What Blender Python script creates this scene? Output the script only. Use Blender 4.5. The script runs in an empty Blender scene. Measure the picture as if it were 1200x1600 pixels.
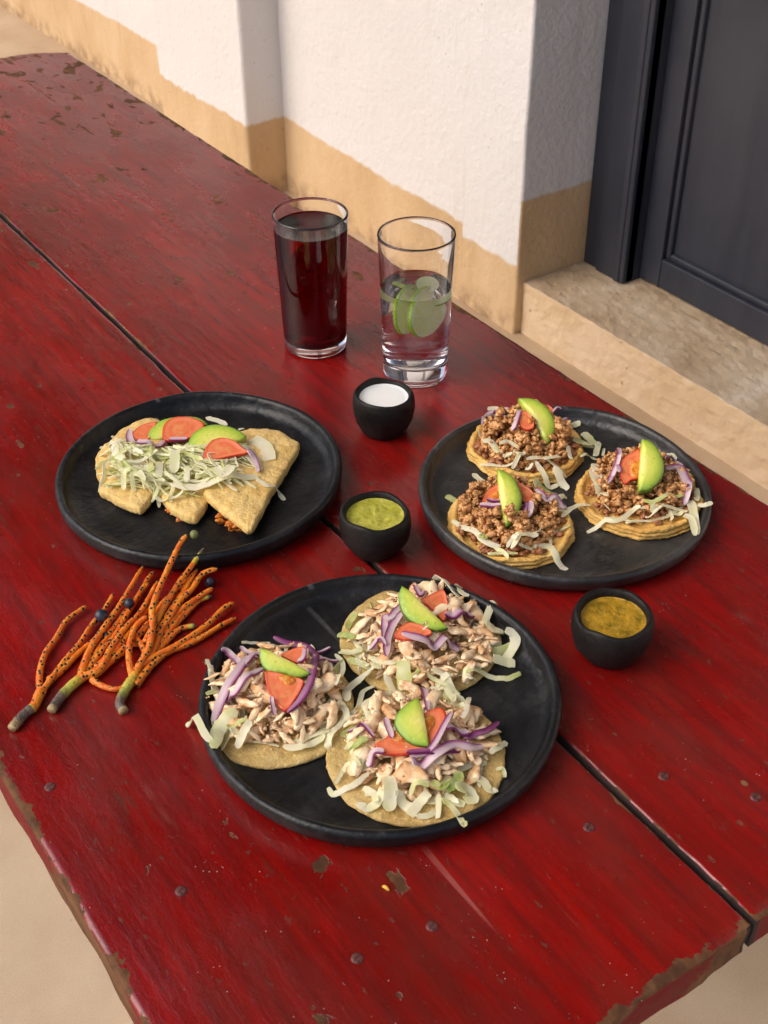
import bpy, math, random
import numpy as np
from mathutils import Vector, Matrix, noise

# ------------------------------------------------------------------ camera, sky, sun, exposure
SC = bpy.context.scene
COL = SC.collection
T = 0.74                                   # height of the table top above the floor
CAMZ = 0.76 + T
PITCH, ROLL, YAW, FPX = 0.6562037, -0.0080594, 0.5986908, 1975.5
FWD = Vector((math.sin(YAW)*math.cos(PITCH), math.cos(YAW)*math.cos(PITCH), -math.sin(PITCH)))
_r = Vector((math.cos(YAW), -math.sin(YAW), 0)); _u = _r.cross(FWD)
RGT = _r*math.cos(ROLL) + _u*math.sin(ROLL); UPV = -_r*math.sin(ROLL) + _u*math.cos(ROLL)
EYE = Vector((0, 0, CAMZ))
cd = bpy.data.cameras.new('camera'); cam = bpy.data.objects.new('camera', cd); COL.objects.link(cam)
cam.matrix_world = Matrix(((RGT.x, UPV.x, -FWD.x, 0), (RGT.y, UPV.y, -FWD.y, 0), (RGT.z, UPV.z, -FWD.z, CAMZ), (0, 0, 0, 1)))
cd.sensor_width = 36; cd.sensor_fit = 'AUTO'; cd.lens = FPX/1600*36
cd.clip_start = .05; cd.clip_end = 500
cd.dof.use_dof = True; cd.dof.focus_distance = 1.2; cd.dof.aperture_fstop = 20
SC.camera = cam

SUN_EL, SUN_AZ = math.radians(44), math.radians(-72)        # azimuth clockwise from +Y: open side, left of the camera
W = bpy.data.worlds.new('World'); SC.world = W; W.use_nodes = True
wn = W.node_tree.nodes; sky = wn.new('ShaderNodeTexSky'); sky.sky_type = 'NISHITA'; sky.sun_disc = False
sky.sun_elevation = SUN_EL; sky.sun_rotation = SUN_AZ; sky.air_density = 1.0; sky.dust_density = 4.0; sky.ozone_density = 1.
W.node_tree.links.new(sky.outputs[0], wn['Background'].inputs[0]); wn['Background'].inputs[1].default_value = .15
sd = bpy.data.lights.new('sun', 'SUN'); sun = bpy.data.objects.new('sun', sd); COL.objects.link(sun)
sd.energy = .95; sd.angle = math.radians(60); sd.color = (1, .96, .91)
sun.rotation_euler = Vector((math.sin(SUN_AZ)*math.cos(SUN_EL), math.cos(SUN_AZ)*math.cos(SUN_EL), math.sin(SUN_EL))).to_track_quat('Z', 'Y').to_euler()
sun.location = (-3, 1, 5)
SC.view_settings.view_transform = 'Standard'; SC.view_settings.look = 'None'; SC.view_settings.gamma = 1
SC.view_settings.exposure = 0.44
SC.cycles.max_bounces = 10; SC.cycles.transmission_bounces = 12; SC.cycles.transparent_max_bounces = 10
SC.cycles.caustics_refractive = True; SC.cycles.caustics_reflective = False; SC.cycles.blur_glossy = .5
SC.cycles.use_adaptive_sampling = True; SC.cycles.adaptive_threshold = .03; SC.cycles.use_denoising = True; SC.cycles.sample_clamp_indirect = 6

rnd = random.Random(7)
U = rnd.uniform

# ------------------------------------------------------------------ placing helpers
def ray(px, py):
    return (FWD + RGT*((px-600)/FPX) + UPV*((800-py)/FPX))
def P(px, py, z=0.0):
    """point of the photograph (1200x1600) taken down to height z above the table top"""
    d = ray(px, py); return EYE + d*((T+z-CAMZ)/d.z)
def Pn(px, py, pt, n):
    d = ray(px, py); return EYE + d*((pt-EYE).dot(n)/d.dot(n))
def nz(x, y=0., z=0.): return noise.noise(Vector((x, y, z)))

# ------------------------------------------------------------------ mesh helpers
def obj(name, verts, faces, mats, parent=None, smooth=True, midx=None, attr=None, loc=None, sharp=None):
    me = bpy.data.meshes.new(name)
    me.from_pydata([tuple(v) for v in verts], [], faces)
    if not isinstance(mats, (list, tuple)): mats = [mats]
    for m in mats: me.materials.append(m)
    if midx is not None: me.polygons.foreach_set('material_index', midx)
    if smooth: me.polygons.foreach_set('use_smooth', [True]*len(faces))
    if attr:
        for k, vals in attr.items():
            a = me.attributes.new(k, 'FLOAT', 'POINT'); a.data.foreach_set('value', list(vals))
    if sharp is not None: me.set_sharp_from_angle(angle=math.radians(sharp))
    me.update()
    o = bpy.data.objects.new(name, me); COL.objects.link(o)
    if parent is not None: o.parent = parent
    return o
def empty(name, loc):
    o = bpy.data.objects.new(name, None); COL.objects.link(o); o.location = loc; o.empty_display_size = .05; return o
def attach(o, root):
    """child keeps its world place"""
    o.parent = root; o.matrix_parent_inverse = Matrix.Translation(-Vector(root.location)); return o
def tag(o, label, cat, group=None):
    o['label'] = label; o['category'] = cat
    if group: o['group'] = group
    return o
def lathe(prof, n=64, c=(0, 0, 0), wob=0., seed=0., zw=0.):
    """profile (r, z) turned about z; a radius of 0 closes on the axis"""
    V, F, prev = [], [], None
    for (r, z) in prof:
        if r <= 1e-6:
            V.append((c[0], c[1], c[2]+z)); cur = [len(V)-1]
        else:
            cur = []
            for i in range(n):
                a = 2*math.pi*i/n
                w = 1 + wob*(nz(math.cos(a)*1.3+seed, math.sin(a)*1.3, z*20) + .4*nz(math.cos(a)*4+seed, math.sin(a)*4, z*40))
                dz = zw*nz(math.cos(a)*1.1+seed+9, math.sin(a)*1.1, 3.)
                cur.append(len(V)); V.append((c[0]+r*w*math.cos(a), c[1]+r*w*math.sin(a), c[2]+z+dz*(1 if z > .012 else 0)))
        if prev is not None:
            for i in range(n):
                j = (i+1) % n
                if len(prev) == 1 and len(cur) == 1: break
                if len(prev) == 1: F.append((prev[0], cur[j], cur[i]))
                elif len(cur) == 1: F.append((prev[i], prev[j], cur[0]))
                else: F.append((prev[i], prev[j], cur[j], cur[i]))
        prev = cur
    return V, F
def box(x0, x1, y0, y1, z0, z1, step=None, amp=0., freq=20., seed=0.):
    """box whose faces are gridded every `step` metres and nudged by noise"""
    V, F, idx = [], [], {}
    def vid(p):
        k = tuple(round(q, 5) for q in p)
        if k not in idx:
            idx[k] = len(V); V.append(p)
        return idx[k]
    def lin(a, b):
        n = 1 if not step else max(1, min(260, int(round((b-a)/step)))); return [a+(b-a)*i/n for i in range(n+1)]
    X, Y, Z = lin(x0, x1), lin(y0, y1), lin(z0, z1)
    def sheet(A, B, f, flip):
        for i in range(len(A)-1):
            for j in range(len(B)-1):
                q = [vid(f(A[i], B[j])), vid(f(A[i+1], B[j])), vid(f(A[i+1], B[j+1])), vid(f(A[i], B[j+1]))]
                F.append(tuple(q[::-1] if flip else q))
    sheet(X, Y, lambda a, b: (a, b, z1), False); sheet(X, Y, lambda a, b: (a, b, z0), True)
    sheet(X, Z, lambda a, b: (a, y0, b), False); sheet(X, Z, lambda a, b: (a, y1, b), True)
    sheet(Y, Z, lambda a, b: (x1, a, b), False); sheet(Y, Z, lambda a, b: (x0, a, b), True)
    if amp:
        V = [(x+amp*nz(x*freq+seed, y*freq, z*freq), y+amp*nz(x*freq, y*freq+31+seed, z*freq), z+amp*nz(x*freq, y*freq+seed, z*freq+57)) for (x, y, z) in V]
    return V, F
def bevel(o, w, seg=2, lim=40):
    m = o.modifiers.new('bevel', 'BEVEL'); m.width = w; m.segments = seg; m.limit_method = 'ANGLE'; m.angle_limit = math.radians(lim); return o
def crom(pts, k, closed=False):
    """Catmull-Rom through pts (Vectors)"""
    n = len(pts); out = []
    segs = n if closed else n-1
    for i in range(segs):
        g = (lambda q: pts[q % n]) if closed else (lambda q: pts[max(0, min(n-1, q))])
        p0, p1, p2, p3 = g(i-1), g(i), g(i+1), g(i+2)
        for j in range(k):
            t = j/k
            out.append(.5*((2*p1)+(p2-p0)*t+(2*p0-5*p1+4*p2-p3)*t*t+(3*p1-p0-3*p2+p3)*t*t*t))
    if not closed: out.append(pts[-1].copy())
    return out
def tube(pts, rad, n=8, caps=True):
    V, F = [], []
    N = len(pts); ref = Vector((0, 0, 1))
    for i, p in enumerate(pts):
        t = (pts[min(i+1, N-1)]-pts[max(i-1, 0)]).normalized()
        s = t.cross(ref)
        if s.length < .05: s = t.cross(Vector((1, 0, 0)))
        s.normalize(); u = s.cross(t)
        r = rad(i/(N-1)) if callable(rad) else rad
        for k in range(n):
            a = 2*math.pi*k/n; V.append(p+(s*math.cos(a)+u*math.sin(a))*r)
        if i:
            b = (i-1)*n
            for k in range(n): F.append((b+k, b+(k+1) % n, b+n+(k+1) % n, b+n+k))
    if caps:
        F.append(tuple(range(n))[::-1]); F.append(tuple((N-1)*n+k for k in range(n)))
    return V, F

# ------------------------------------------------------------------ node materials
class M:
    def __init__(s, name, rough=.5, base=(.5, .5, .5), **kw):
        s.m = bpy.data.materials.new(name); s.m.use_nodes = True; s.nt = s.m.node_tree
        s.b = s.nt.nodes['Principled BSDF']; s.out = s.nt.nodes['Material Output']
        s.b.inputs['Base Color'].default_value = (*base, 1); s.b.inputs['Roughness'].default_value = rough
        for k, v in kw.items(): s.b.inputs[k.replace('_', ' ')].default_value = v
        s._co = None
    def n(s, t, **kw):
        nd = s.nt.nodes.new('ShaderNode'+t)
        for k, v in kw.items():
            if k.startswith('i_'): nd.inputs[k[2:].replace('_', ' ')].default_value = v
            else: setattr(nd, k, v)
        return nd
    def L(s, a, b): s.nt.links.new(a, b)
    def co(s, scale=(1, 1, 1), kind='Object', rot=(0, 0, 0)):
        if s._co is None: s._co = s.n('TexCoord')
        mp = s.n('Mapping'); mp.inputs['Scale'].default_value = scale; mp.inputs['Rotation'].default_value = rot
        s.L(s._co.outputs[kind], mp.inputs['Vector']); return mp.outputs[0]
    def noise(s, scale, co=None, detail=4, rough=.55, dist=0.):
        t = s.n('TexNoise', i_Scale=scale, i_Detail=detail, i_Roughness=rough, i_Distortion=dist)
        s.L(co if co is not None else s.co(), t.inputs['Vector']); return t.outputs['Fac']
    def vor(s, scale, co=None, feature='F1', out='Distance', rand=1.):
        t = s.n('TexVoronoi', feature=feature, i_Scale=scale, i_Randomness=rand); s.L(co if co is not None else s.co(), t.inputs['Vector']); return t.outputs[out]
    def ramp(s, fac, stops, interp='LINEAR'):
        r = s.n('ValToRGB'); r.color_ramp.interpolation = interp; e = r.color_ramp.elements
        while len(e) < len(stops): e.new(.5)
        for el, (p, c) in zip(e, stops):
            el.position = p; el.color = (*(c if isinstance(c, tuple) else (c, c, c)), 1)
        s.L(fac, r.inputs[0]); return r.outputs[0]
    def mix(s, fac, a, b, mode='MIX'):
        x = s.n('MixRGB', blend_type=mode)
        for v, i in ((fac, 0), (a, 1), (b, 2)):
            if hasattr(v, 'is_linked') or hasattr(v, 'links'): s.L(v, x.inputs[i])
            elif isinstance(v, tuple): x.inputs[i].default_value = (*v, 1)
            else: x.inputs[i].default_value = v
        return x.outputs[0]
    def math(s, op, a, b=None, c=None):
        x = s.n('Math', operation=op)
        for v, i in ((a, 0), (b, 1), (c, 2)):
            if v is None: continue
            if isinstance(v, (int, float)): x.inputs[i].default_value = v
            else: s.L(v, x.inputs[i])
        return x.outputs[0]
    def attr(s, name):
        a = s.n('Attribute', attribute_name=name); return a.outputs['Fac']
    def sep(s, co):
        x = s.n('SeparateXYZ'); s.L(co, x.inputs[0]); return x.outputs
    def color(s, c): s.L(c, s.b.inputs['Base Color']); return s
    def rough(s, c): s.L(c, s.b.inputs['Roughness']); return s
    def bump(s, h, strength=.3, dist=.001):
        b = s.n('Bump', i_Strength=strength, i_Distance=dist); s.L(h, b.inputs['Height']); s.L(b.outputs[0], s.b.inputs['Normal']); return s
    def see_through(s, fac):
        src = s.out.inputs['Surface'].links[0].from_socket; t = s.n('BsdfTransparent'); mx = s.n('MixShader'); mx.inputs[0].default_value = fac
        s.L(src, mx.inputs[1]); s.L(t.outputs[0], mx.inputs[2]); s.L(mx.outputs[0], s.out.inputs['Surface']); return s
    def translucent(s, colr, fac):
        t = s.n('BsdfTranslucent'); mx = s.n('MixShader'); mx.inputs[0].default_value = fac
        if isinstance(colr, tuple): t.inputs[0].default_value = (*colr, 1)
        else: s.L(colr, t.inputs[0])
        s.L(s.b.outputs[0], mx.inputs[1]); s.L(t.outputs[0], mx.inputs[2]); s.L(mx.outputs[0], s.out.inputs['Surface']); return s

# --- setting
def plaster(name, band, notch=None, amp=.02):
    """lime-washed plaster with an ochre band painted along the foot of the wall up to height `band`"""
    m = M(name, .85); co = m.co(); xyz = m.sep(co)
    n1 = m.noise(3, co, 5); n2 = m.noise(28, co, 4); n3 = m.noise(1.1, m.co((1, 1, .35)), 4)
    white = m.ramp(n3, [(.3, (.70, .68, .67)), (.62, (.66, .63, .61)), (.8, (.58, .535, .50))])
    spots = m.ramp(m.noise(14, m.co((1, 1, .6)), 3), [(.70, 0.), (.8, .35)]); white = m.mix(spots, white, (.50, .44, .39))
    ochre = m.ramp(m.noise(5, m.co((1, 1, .5)), 5), [(.25, (.64, .46, .28)), (.5, (.57, .39, .21)), (.75, (.47, .305, .155))])
    ochre = m.mix(m.ramp(m.noise(9, m.co((1, 1, .25)), 4), [(.62, 0.), (.75, .4)]), ochre, (.68, .52, .36))
    strk = m.math('MULTIPLY', m.ramp(m.noise(26, m.co((1, 1, .07)), 5, .6), [(.52, 0.), (.72, .6)]), m.ramp(m.noise(2.5, co, 3), [(.45, 0.), (.65, 1.)])); white = m.mix(strk, white, (.60, .53, .47))
    ochre = m.mix(m.math('MULTIPLY', strk, .6), ochre, (.34, .20, .10))
    low = m.n('MapRange'); low.inputs[1].default_value = .0; low.inputs[2].default_value = .07; low.inputs[3].default_value = 1.; low.inputs[4].default_value = 0.; m.L(xyz[2], low.inputs[0])
    ochre = m.mix(m.math('MULTIPLY', low.outputs[0], m.ramp(m.noise(22, co, 5), [(.42, 0.), (.62, .8)])), ochre, (.24, .14, .075))
    pk = m.math('MULTIPLY', m.ramp(m.vor(34, co), [(.05, 1.), (.10, 0.)]), m.ramp(m.noise(7, co, 3), [(.52, 0.), (.58, .8)])); white = m.mix(pk, white, (.40, .34, .29)); ochre = m.mix(pk, ochre, (.22, .12, .06))
    h = m.math('ADD', xyz[2], m.math('MULTIPLY', m.math('SUBTRACT', n2, .5), amp))
    h = m.math('ADD', h, m.math('MULTIPLY', m.math('SUBTRACT', n1, .5), amp*1.6))
    if notch:      # the painter's line jumps at this place along the wall
        lo = m.math('MULTIPLY', m.math('LESS_THAN', xyz[1], notch[0]), notch[1]); h = m.math('ADD', h, lo)
    f = m.n('MapRange'); f.inputs[1].default_value = band-.004; f.inputs[2].default_value = band+.005; m.L(h, f.inputs[0])
    m.color(m.mix(f.outputs[0], ochre, white))
    b = m.math('ADD', m.noise(60, co, 3), m.math('MULTIPLY', m.noise(9, co, 3), 1.2)); m.bump(b, .55, .006); return m.m
M_WALL = plaster('plaster wall', .212, (2.207, .036))
M_PIL = plaster('plaster pilaster', .208, None, .03)
M_REV = plaster('plaster door pier', .335, None, .012)
def stone(name, a, b, c, gran):
    m = M(name, .8); co = m.co()
    col = m.ramp(m.noise(3.2, co, 6, .6), [(.28, a), (.5, b), (.72, c)])
    fine = m.noise(gran, co, 3, .7); col = m.mix(.55, col, m.ramp(fine, [(.3, .32), (.7, .68)]), 'OVERLAY')
    spk = m.ramp(m.vor(42, co), [(.06, 1.), (.11, 0.)]); sel = m.ramp(m.noise(8, co, 2), [(.56, 0.), (.62, 1.)])
    col = m.mix(m.math('MULTIPLY', m.math('MULTIPLY', spk, sel), .7), col, (.16, .09, .04))
    m.color(col); m.bump(m.math('ADD', m.math('MULTIPLY', fine, .5), m.noise(16, co, 4)), .35, .003); return m.m
M_FLOOR = stone('sandy stone floor', (.58, .44, .30), (.50, .365, .235), (.41, .285, .175), 620)
def step_mat():
    m = M('worn limestone step', .75); co = m.co()
    n = m.noise(5, co, 8, .62, .3)
    col = m.ramp(n, [(.30, (.36, .25, .15)), (.46, (.47, .345, .22)), (.58, (.55, .43, .30)), (.72, (.66, .57, .47))])
    geo = m.n('NewGeometry'); nx = m.sep(geo.outputs['Normal'])
    face = m.ramp(m.noise(7, co, 6), [(.3, (.70, .53, .36)), (.55, (.63, .45, .27)), (.8, (.52, .345, .19))])
    pits = m.ramp(m.vor(30, co), [(.08, .6), (.16, 0.)]); pits = m.math('MULTIPLY', pits, m.ramp(m.noise(11, co, 2), [(.52, 0.), (.6, 1.)]))
    face = m.mix(pits, face, (.20, .10, .04))
    up = m.ramp(nx[2], [(.35, 0.), (.75, 1.)]); m.color(m.mix(up, face, col)); m.bump(m.math('ADD', n, m.noise(90, co, 3)), .5, .003); return m.m
M_STEP = step_mat()
def door_mat():
    m = M('slate painted wood', .42, Specular_IOR_Level=.35); co = m.co(); g = m.noise(30, m.co((1, 1, .06)), 4)
    col = m.ramp(g, [(.3, (.019, .023, .036)), (.7, (.032, .036, .050))]); col = m.mix(m.ramp(m.noise(2.2, co, 5), [(.4, 0.), (.8, .5)]), col, (.075, .07, .072))
    dust = m.ramp(m.vor(70, co), [(.03, .8), (.07, 0.)]); dust = m.math('MULTIPLY', dust, m.ramp(m.noise(13, co, 2), [(.6, 0.), (.66, 1.)]))
    m.color(m.mix(dust, col, (.18, .16, .15))); m.rough(m.ramp(m.noise(12, co), [(.3, .34), (.7, .52)])); m.bump(g, .12, .002); return m.m
M_DOOR = door_mat()
def beam_mat():
    m = M('dark unseen porch timber', .7); m.color(m.ramp(m.noise(18, m.co((.1, 1, 1)), 5), [(.3, (.05, .028, .016)), (.7, (.13, .075, .042))])); return m.m
M_BEAM = beam_mat()
def wood_bits(m, co):
    g = m.noise(55, m.co((1, .12, 1)), 5, .6); return m.ramp(g, [(.3, (.06, .025, .012)), (.55, (.15, .068, .030)), (.8, (.27, .14, .065))])
def paint_mat():
    """old gloss red paint over wood: brush grain, scratches, flakes, bare edges"""
    m = M('red gloss paint', .3); co = m.co(); xyz = m.sep(co)
    grain = m.noise(85, m.co((1, .10, 1)), 6, .62); wide = m.noise(5, m.co((1, .35, 1)), 5, .6)
    col = m.ramp(wide, [(.25, (.138, .0015, .0012)), (.5, (.212, .0022, .0016)), (.72, (.29, .0045, .0033))])
    col = m.mix(m.ramp(grain, [(.40, 0.), (.66, .75)]), col, (.085, .0050, .0042)); gl2 = m.noise(170, m.co((1, .06, 1), rot=(0, 0, .04)), 3); col = m.mix(m.ramp(gl2, [(.54, 0.), (.72, .4)]), col, (.27, .006, .005))
    # rubbed brownish haze where hands and plates have worn the gloss
    rub = m.ramp(m.noise(8, m.co((1, .5, 1)), 7, .68), [(.47, 0.), (.68, .65)]); col = m.mix(rub, col, (.115, .016, .011))
    # flakes: many small, some long with the grain; more of them at the far end
    far = m.n('MapRange'); far.inputs[1].default_value = 1.25; far.inputs[2].default_value = 2.2; far.inputs[3].default_value = 0.; far.inputs[4].default_value = .105; m.L(xyz[1], far.inputs[0])
    f1 = m.math('ADD', m.noise(34, m.co((1, .55, 1)), 5, .55, .3), far.outputs[0]); f2 = m.math('ADD', m.noise(15, m.co((1, .22, 1), rot=(0, 0, .08)), 6, .6, .5), far.outputs[0])
    c1 = m.ramp(f1, [(.688, 0.), (.70, 1.)]); c2 = m.ramp(f2, [(.735, 0.), (.748, 1.)])
    dots = m.math('MULTIPLY', m.ramp(m.vor(55, m.co((1, .7, 1))), [(.10, 1.), (.14, 0.)]), m.ramp(m.noise(9, co, 3), [(.60, 0.), (.62, 1.)]))
    chip = m.math('MAXIMUM', m.math('MAXIMUM', c1, c2), dots)
    # bare wood along the board edges
    ed = m.attr('edged'); en = m.math('MULTIPLY', m.math('SUBTRACT', m.noise(26, co, 6, .65), .43), .060)
    edge = m.math('LESS_THAN', ed, en); chip = m.math('MAXIMUM', chip, edge)
    smear = m.math('MULTIPLY', m.ramp(m.noise(48, m.co((1, .16, 1), rot=(0, 0, .12)), 6, .7, .4), [(.60, 0.), (.68, .75)]), m.ramp(m.math('ADD', m.noise(4.5, co, 4), far.outputs[0]), [(.46, 0.), (.62, 1.)])); col = m.mix(smear, col, (.085, .026, .017))
    fleck = m.ramp(m.noise(150, m.co((1, .5, 1)), 3, .6), [(.655, 0.), (.69, .8)]); col = m.mix(fleck, col, (.12, .035, .025))
    wood = wood_bits(m, co)
    dk = m.ramp(m.noise(70, co, 3), [(.45, 0.), (.6, .7)]); wood = m.mix(dk, wood, (.055, .024, .014))
    # dust specks and pale nicks
    sp = m.math('MULTIPLY', m.ramp(m.vor(190, co), [(.07, 1.), (.10, 0.)]), m.ramp(m.noise(31, co, 2), [(.58, 0.), (.62, 1.)]))
    scr = m.math('MULTIPLY', m.ramp(m.noise(42, m.co((1, .03, 1), rot=(0, 0, .9)), 2), [(.69, 0.), (.71, 1.)]), m.ramp(m.noise(6, co, 3), [(.55, 0.), (.65, .6)]))
    col = m.mix(scr, col, (.34, .10, .085)); col = m.mix(chip, col, wood); col = m.mix(m.math('MULTIPLY', sp, .7), col, (.55, .40, .36))
    m.color(col)
    r = m.ramp(m.noise(11, m.co((1, .5, 1)), 6, .65), [(.32, .15), (.68, .38)]); m.rough(m.mix(chip, r, (.62, .62, .62)))
    wr = m.noise(120, m.co((1, .45, 1)), 4, .6, .8)
    hgt = m.math('ADD', m.math('MULTIPLY', grain, .9), m.math('MULTIPLY', wr, .7)); hgt = m.math('SUBTRACT', hgt, m.math('MULTIPLY', chip, 1.1)); hgt = m.math('ADD', hgt, m.math('MULTIPLY', m.noise(22, m.co((1, .5, 1)), 3), 1.4))
    m.bump(hgt, .36, .0014); m.L(m.ramp(chip, [(.2, .75), (.8, .12)]), m.b.inputs['Specular IOR Level']); return m.m
M_PAINT = paint_mat()
def side_mat():
    m = M('bare plank edge', .7, Specular_IOR_Level=.2); co = m.co(); w = wood_bits(m, co); f = m.ramp(m.noise(9, m.co((1, .5, 1.5)), 6, .65), [(.50, 0.), (.54, 1.)])
    m.color(m.mix(f, w, (.16, .012, .012))); m.bump(m.noise(60, m.co((1, .12, 2)), 5), .6, .003); return m.m
M_SIDE = side_mat()
M_GAPSHADE = M('shade-dark plank gap', .9, (.022, .010, .008)).m  # near-black colour paints the gap's deep shade onto the facing plank sides
def nail_mat():
    m = M('rusted nail', .5, (.07, .03, .028), Metallic=.5); m.color(m.ramp(m.noise(400), [(.4, (.075, .022, .020)), (.65, (.20, .07, .06))])); m.bump(m.noise(500), .5, .0005); return m.m
M_NAIL = nail_mat()
# --- crockery and drinks
def clay(name, lo, hi, wear, rough=(.30, .5), spec=.4):
    m = M(name, .4, Specular_IOR_Level=spec); co = m.co(); n = m.noise(18, co, 6, .65)
    col = m.ramp(n, [(.3, lo), (.75, hi)])
    sc1 = m.ramp(m.noise(60, m.co((1, .05, 1), rot=(0, 0, .7)), 3), [(.64, 0.), (.72, 1.)]); sc2 = m.ramp(m.noise(75, m.co((1, .05, 1), rot=(0, 0, -.5)), 3), [(.66, 0.), (.74, 1.)])
    s = m.math('MULTIPLY', m.math('MAXIMUM', sc1, sc2), m.ramp(m.noise(9, co, 5), [(.42, 0.), (.68, wear)])); col = m.mix(s, col, (.17, .165, .16)); arc = m.math('MULTIPLY', m.ramp(m.noise(7, m.co((1, 2.2, 1)), 6, .65, .8), [(.46, 0.), (.68, wear*.55)]), m.ramp(m.noise(140, m.co((1, .12, 1), rot=(0, 0, .25)), 3), [(.35, .3), (.65, 1.)])); col = m.mix(arc, col, (.085, .082, .080))
    dust = m.math('MULTIPLY', m.ramp(m.vor(160, co), [(.05, 1.), (.08, 0.)]), m.ramp(m.noise(23, co, 2), [(.62, 0.), (.66, .6)])); col = m.mix(dust, col, (.3, .28, .26))
    m.color(col); m.rough(m.ramp(m.noise(25, co, 5), [(.3, rough[0]), (.7, rough[1])])); m.bump(m.math('ADD', m.noise(120, co, 4), m.math('MULTIPLY', m.noise(24, co, 3), 2.)), .5, .0022); return m.m
M_PLATE = clay('burnished black clay', (.0042, .0045, .0052), (.011, .011, .012), .6, (.28, .48), .3)
M_PLATE2 = clay('scuffed grey-black clay', (.011, .0105, .0105), (.05, .047, .044), 1.3, (.24, .42))
M_CUP = clay('smoked black clay', (.0045, .0038, .0036), (.015, .011, .009), .25, (.40, .65), .22)
def glass_mat():
    m = M('clear glass', .0, (1., 1., 1.), Transmission_Weight=1., IOR=1.5); return m.m
M_GLASS = glass_mat()
# where drink touches glass the light passes from 1.50 to 1.34: one shared surface, tinted by the drink
M_WATER = M('still water', .0, (1, 1, 1), Transmission_Weight=1., IOR=1.333).m
M_WATERG = M('water against glass', .0, (1, 1, 1), Transmission_Weight=1., IOR=1.333/1.5).m
M_JAM = M('dark red hibiscus drink', .0, (.45, .03, .035), Transmission_Weight=1., IOR=1.34).m
M_JAMG = M('hibiscus drink against glass', .0, (.15, .0008, .0016), Transmission_Weight=1., IOR=1.34/1.5).m
M_CREAM = M('thin cream', .25, (.80, .775, .74), Subsurface_Weight=.2).m
def salsa(name, a, b, c, spk):
    m = M(name, .22); co = m.co(); n = m.noise(120, co, 5, .6); col = m.ramp(n, [(.3, a), (.5, b), (.7, c)])
    s1 = m.ramp(m.vor(330, co), [(.12, 1.), (.2, 0.)]); s1 = m.math('MULTIPLY', s1, m.ramp(m.noise(150, co, 1), [(.52, 0.), (.56, spk)])); col = m.mix(s1, col, (.04, .045, .008))
    m.color(col); m.bump(m.math('ADD', m.noise(260, co, 3), m.math('MULTIPLY', m.noise(60, co, 3, .5, 1.), 2.5)), .6, .0016); return m.m
M_GREEN = salsa('avocado green salsa', (.30, .29, .025), (.40, .38, .05), (.50, .46, .085), .25)
M_ORANGE = salsa('roasted yellow salsa', (.17, .115, .010), (.35, .20, .016), (.50, .27, .025), .9)
# --- food
def tort_mat(name, a, b, c, brown, bl=.0024, fine=1.):
    m = M(name, .68); co = m.co(); n = m.noise(45, co, 6, .6); col = m.ramp(n, [(.28, a), (.5, b), (.72, c)])
    br = m.ramp(m.noise(21, co, 4, .6), [(.58, 0.), (.74, .6)]); col = m.mix(br, col, brown); col = m.mix(m.ramp(m.noise(11, co, 5, .6), [(.55, 0.), (.70, .5)]), col, brown)
    col = m.mix(m.ramp(m.noise(420, co, 3), [(.54, 0.), (.68, .3)]), col, brown); col = m.mix(m.ramp(m.noise(260, co, 4, .7), [(.52, 0.), (.66, .5)]), col, tuple(min(.9, q*1.35) for q in c))
    m.color(col); m.bump(m.math('ADD', m.math('MULTIPLY', m.noise(330, co, 4, .7), fine), m.math('MULTIPLY', m.noise(75, co, 5), 2.2)), .7, bl); return m.m
M_TORT = tort_mat('toasted corn tortilla', (.42, .27, .075), (.54, .37, .125), (.62, .45, .18), (.32, .165, .04))
M_SOPE = tort_mat('fried corn dough', (.64, .33, .06), (.76, .44, .105), (.82, .53, .18), (.52, .20, .025))
M_QUES = tort_mat('fried folded corn dough', bl=.0030, fine=.45, a=(.60, .37, .095), b=(.70, .46, .15), c=(.76, .54, .22), brown=(.50, .22, .035))
def chick_mat():
    m = M('shredded roast chicken', .42); oi = m.n('ObjectInfo')
    co = m.co(); fib = m.noise(3.2, m.co((.6, 6, 6)), 4, .6); base = m.ramp(fib, [(.3, (.75, .46, .21)), (.5, (.91, .68, .41)), (.7, (.97, .83, .60))])
    add = m.n('VectorMath', operation='ADD'); m.L(co, add.inputs[0]); m.L(oi.outputs['Location'], add.inputs[1])
    bn = m.n('TexNoise', i_Scale=2.2, i_Detail=4.); sc = m.n('VectorMath', operation='MULTIPLY_ADD'); m.L(oi.outputs['Location'], sc.inputs[0]); sc.inputs[1].default_value = (91, 87, 77); m.L(co, sc.inputs[2]); m.L(sc.outputs[0], bn.inputs['Vector'])
    th = m.math('ADD', bn.outputs['Fac'], m.math('MULTIPLY', m.math('SUBTRACT', oi.outputs['Random'], .5), .22))
    br = m.ramp(th, [(.46, 0.), (.62, .8)]); base = m.mix(br, base, (.62, .31, .115)); m.color(m.mix(m.ramp(bn.outputs['Fac'], [(.66, 0.), (.76, .7)]), base, (.26, .095, .028))); m.bump(fib, .35, .0010)
    return m.m
M_CHICK = chick_mat()
def crumb_mat(name, a, b, c, gloss):
    m = M(name, gloss); co = m.co(); n = m.noise(210, co, 4, .65); col = m.ramp(n, [(.3, a), (.5, b), (.7, c)]); m.color(col); m.bump(m.noise(500, co, 3), .7, .0012); return m.m
M_CCRUMB = crumb_mat('roast chicken crumbs', (.40, .17, .05), (.68, .42, .22), (.85, .64, .45), .5)
M_MEAT = crumb_mat('browned ground meat', (.30, .10, .022), (.58, .27, .085), (.84, .54, .26), .3)
M_BEAN = crumb_mat('bean and tomato spread', (.22, .07, .025), (.33, .115, .04), (.42, .19, .08), .3)
M_FILL = crumb_mat('orange cheese filling', (.40, .09, .008), (.60, .17, .012), (.72, .30, .04), .4)
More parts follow.
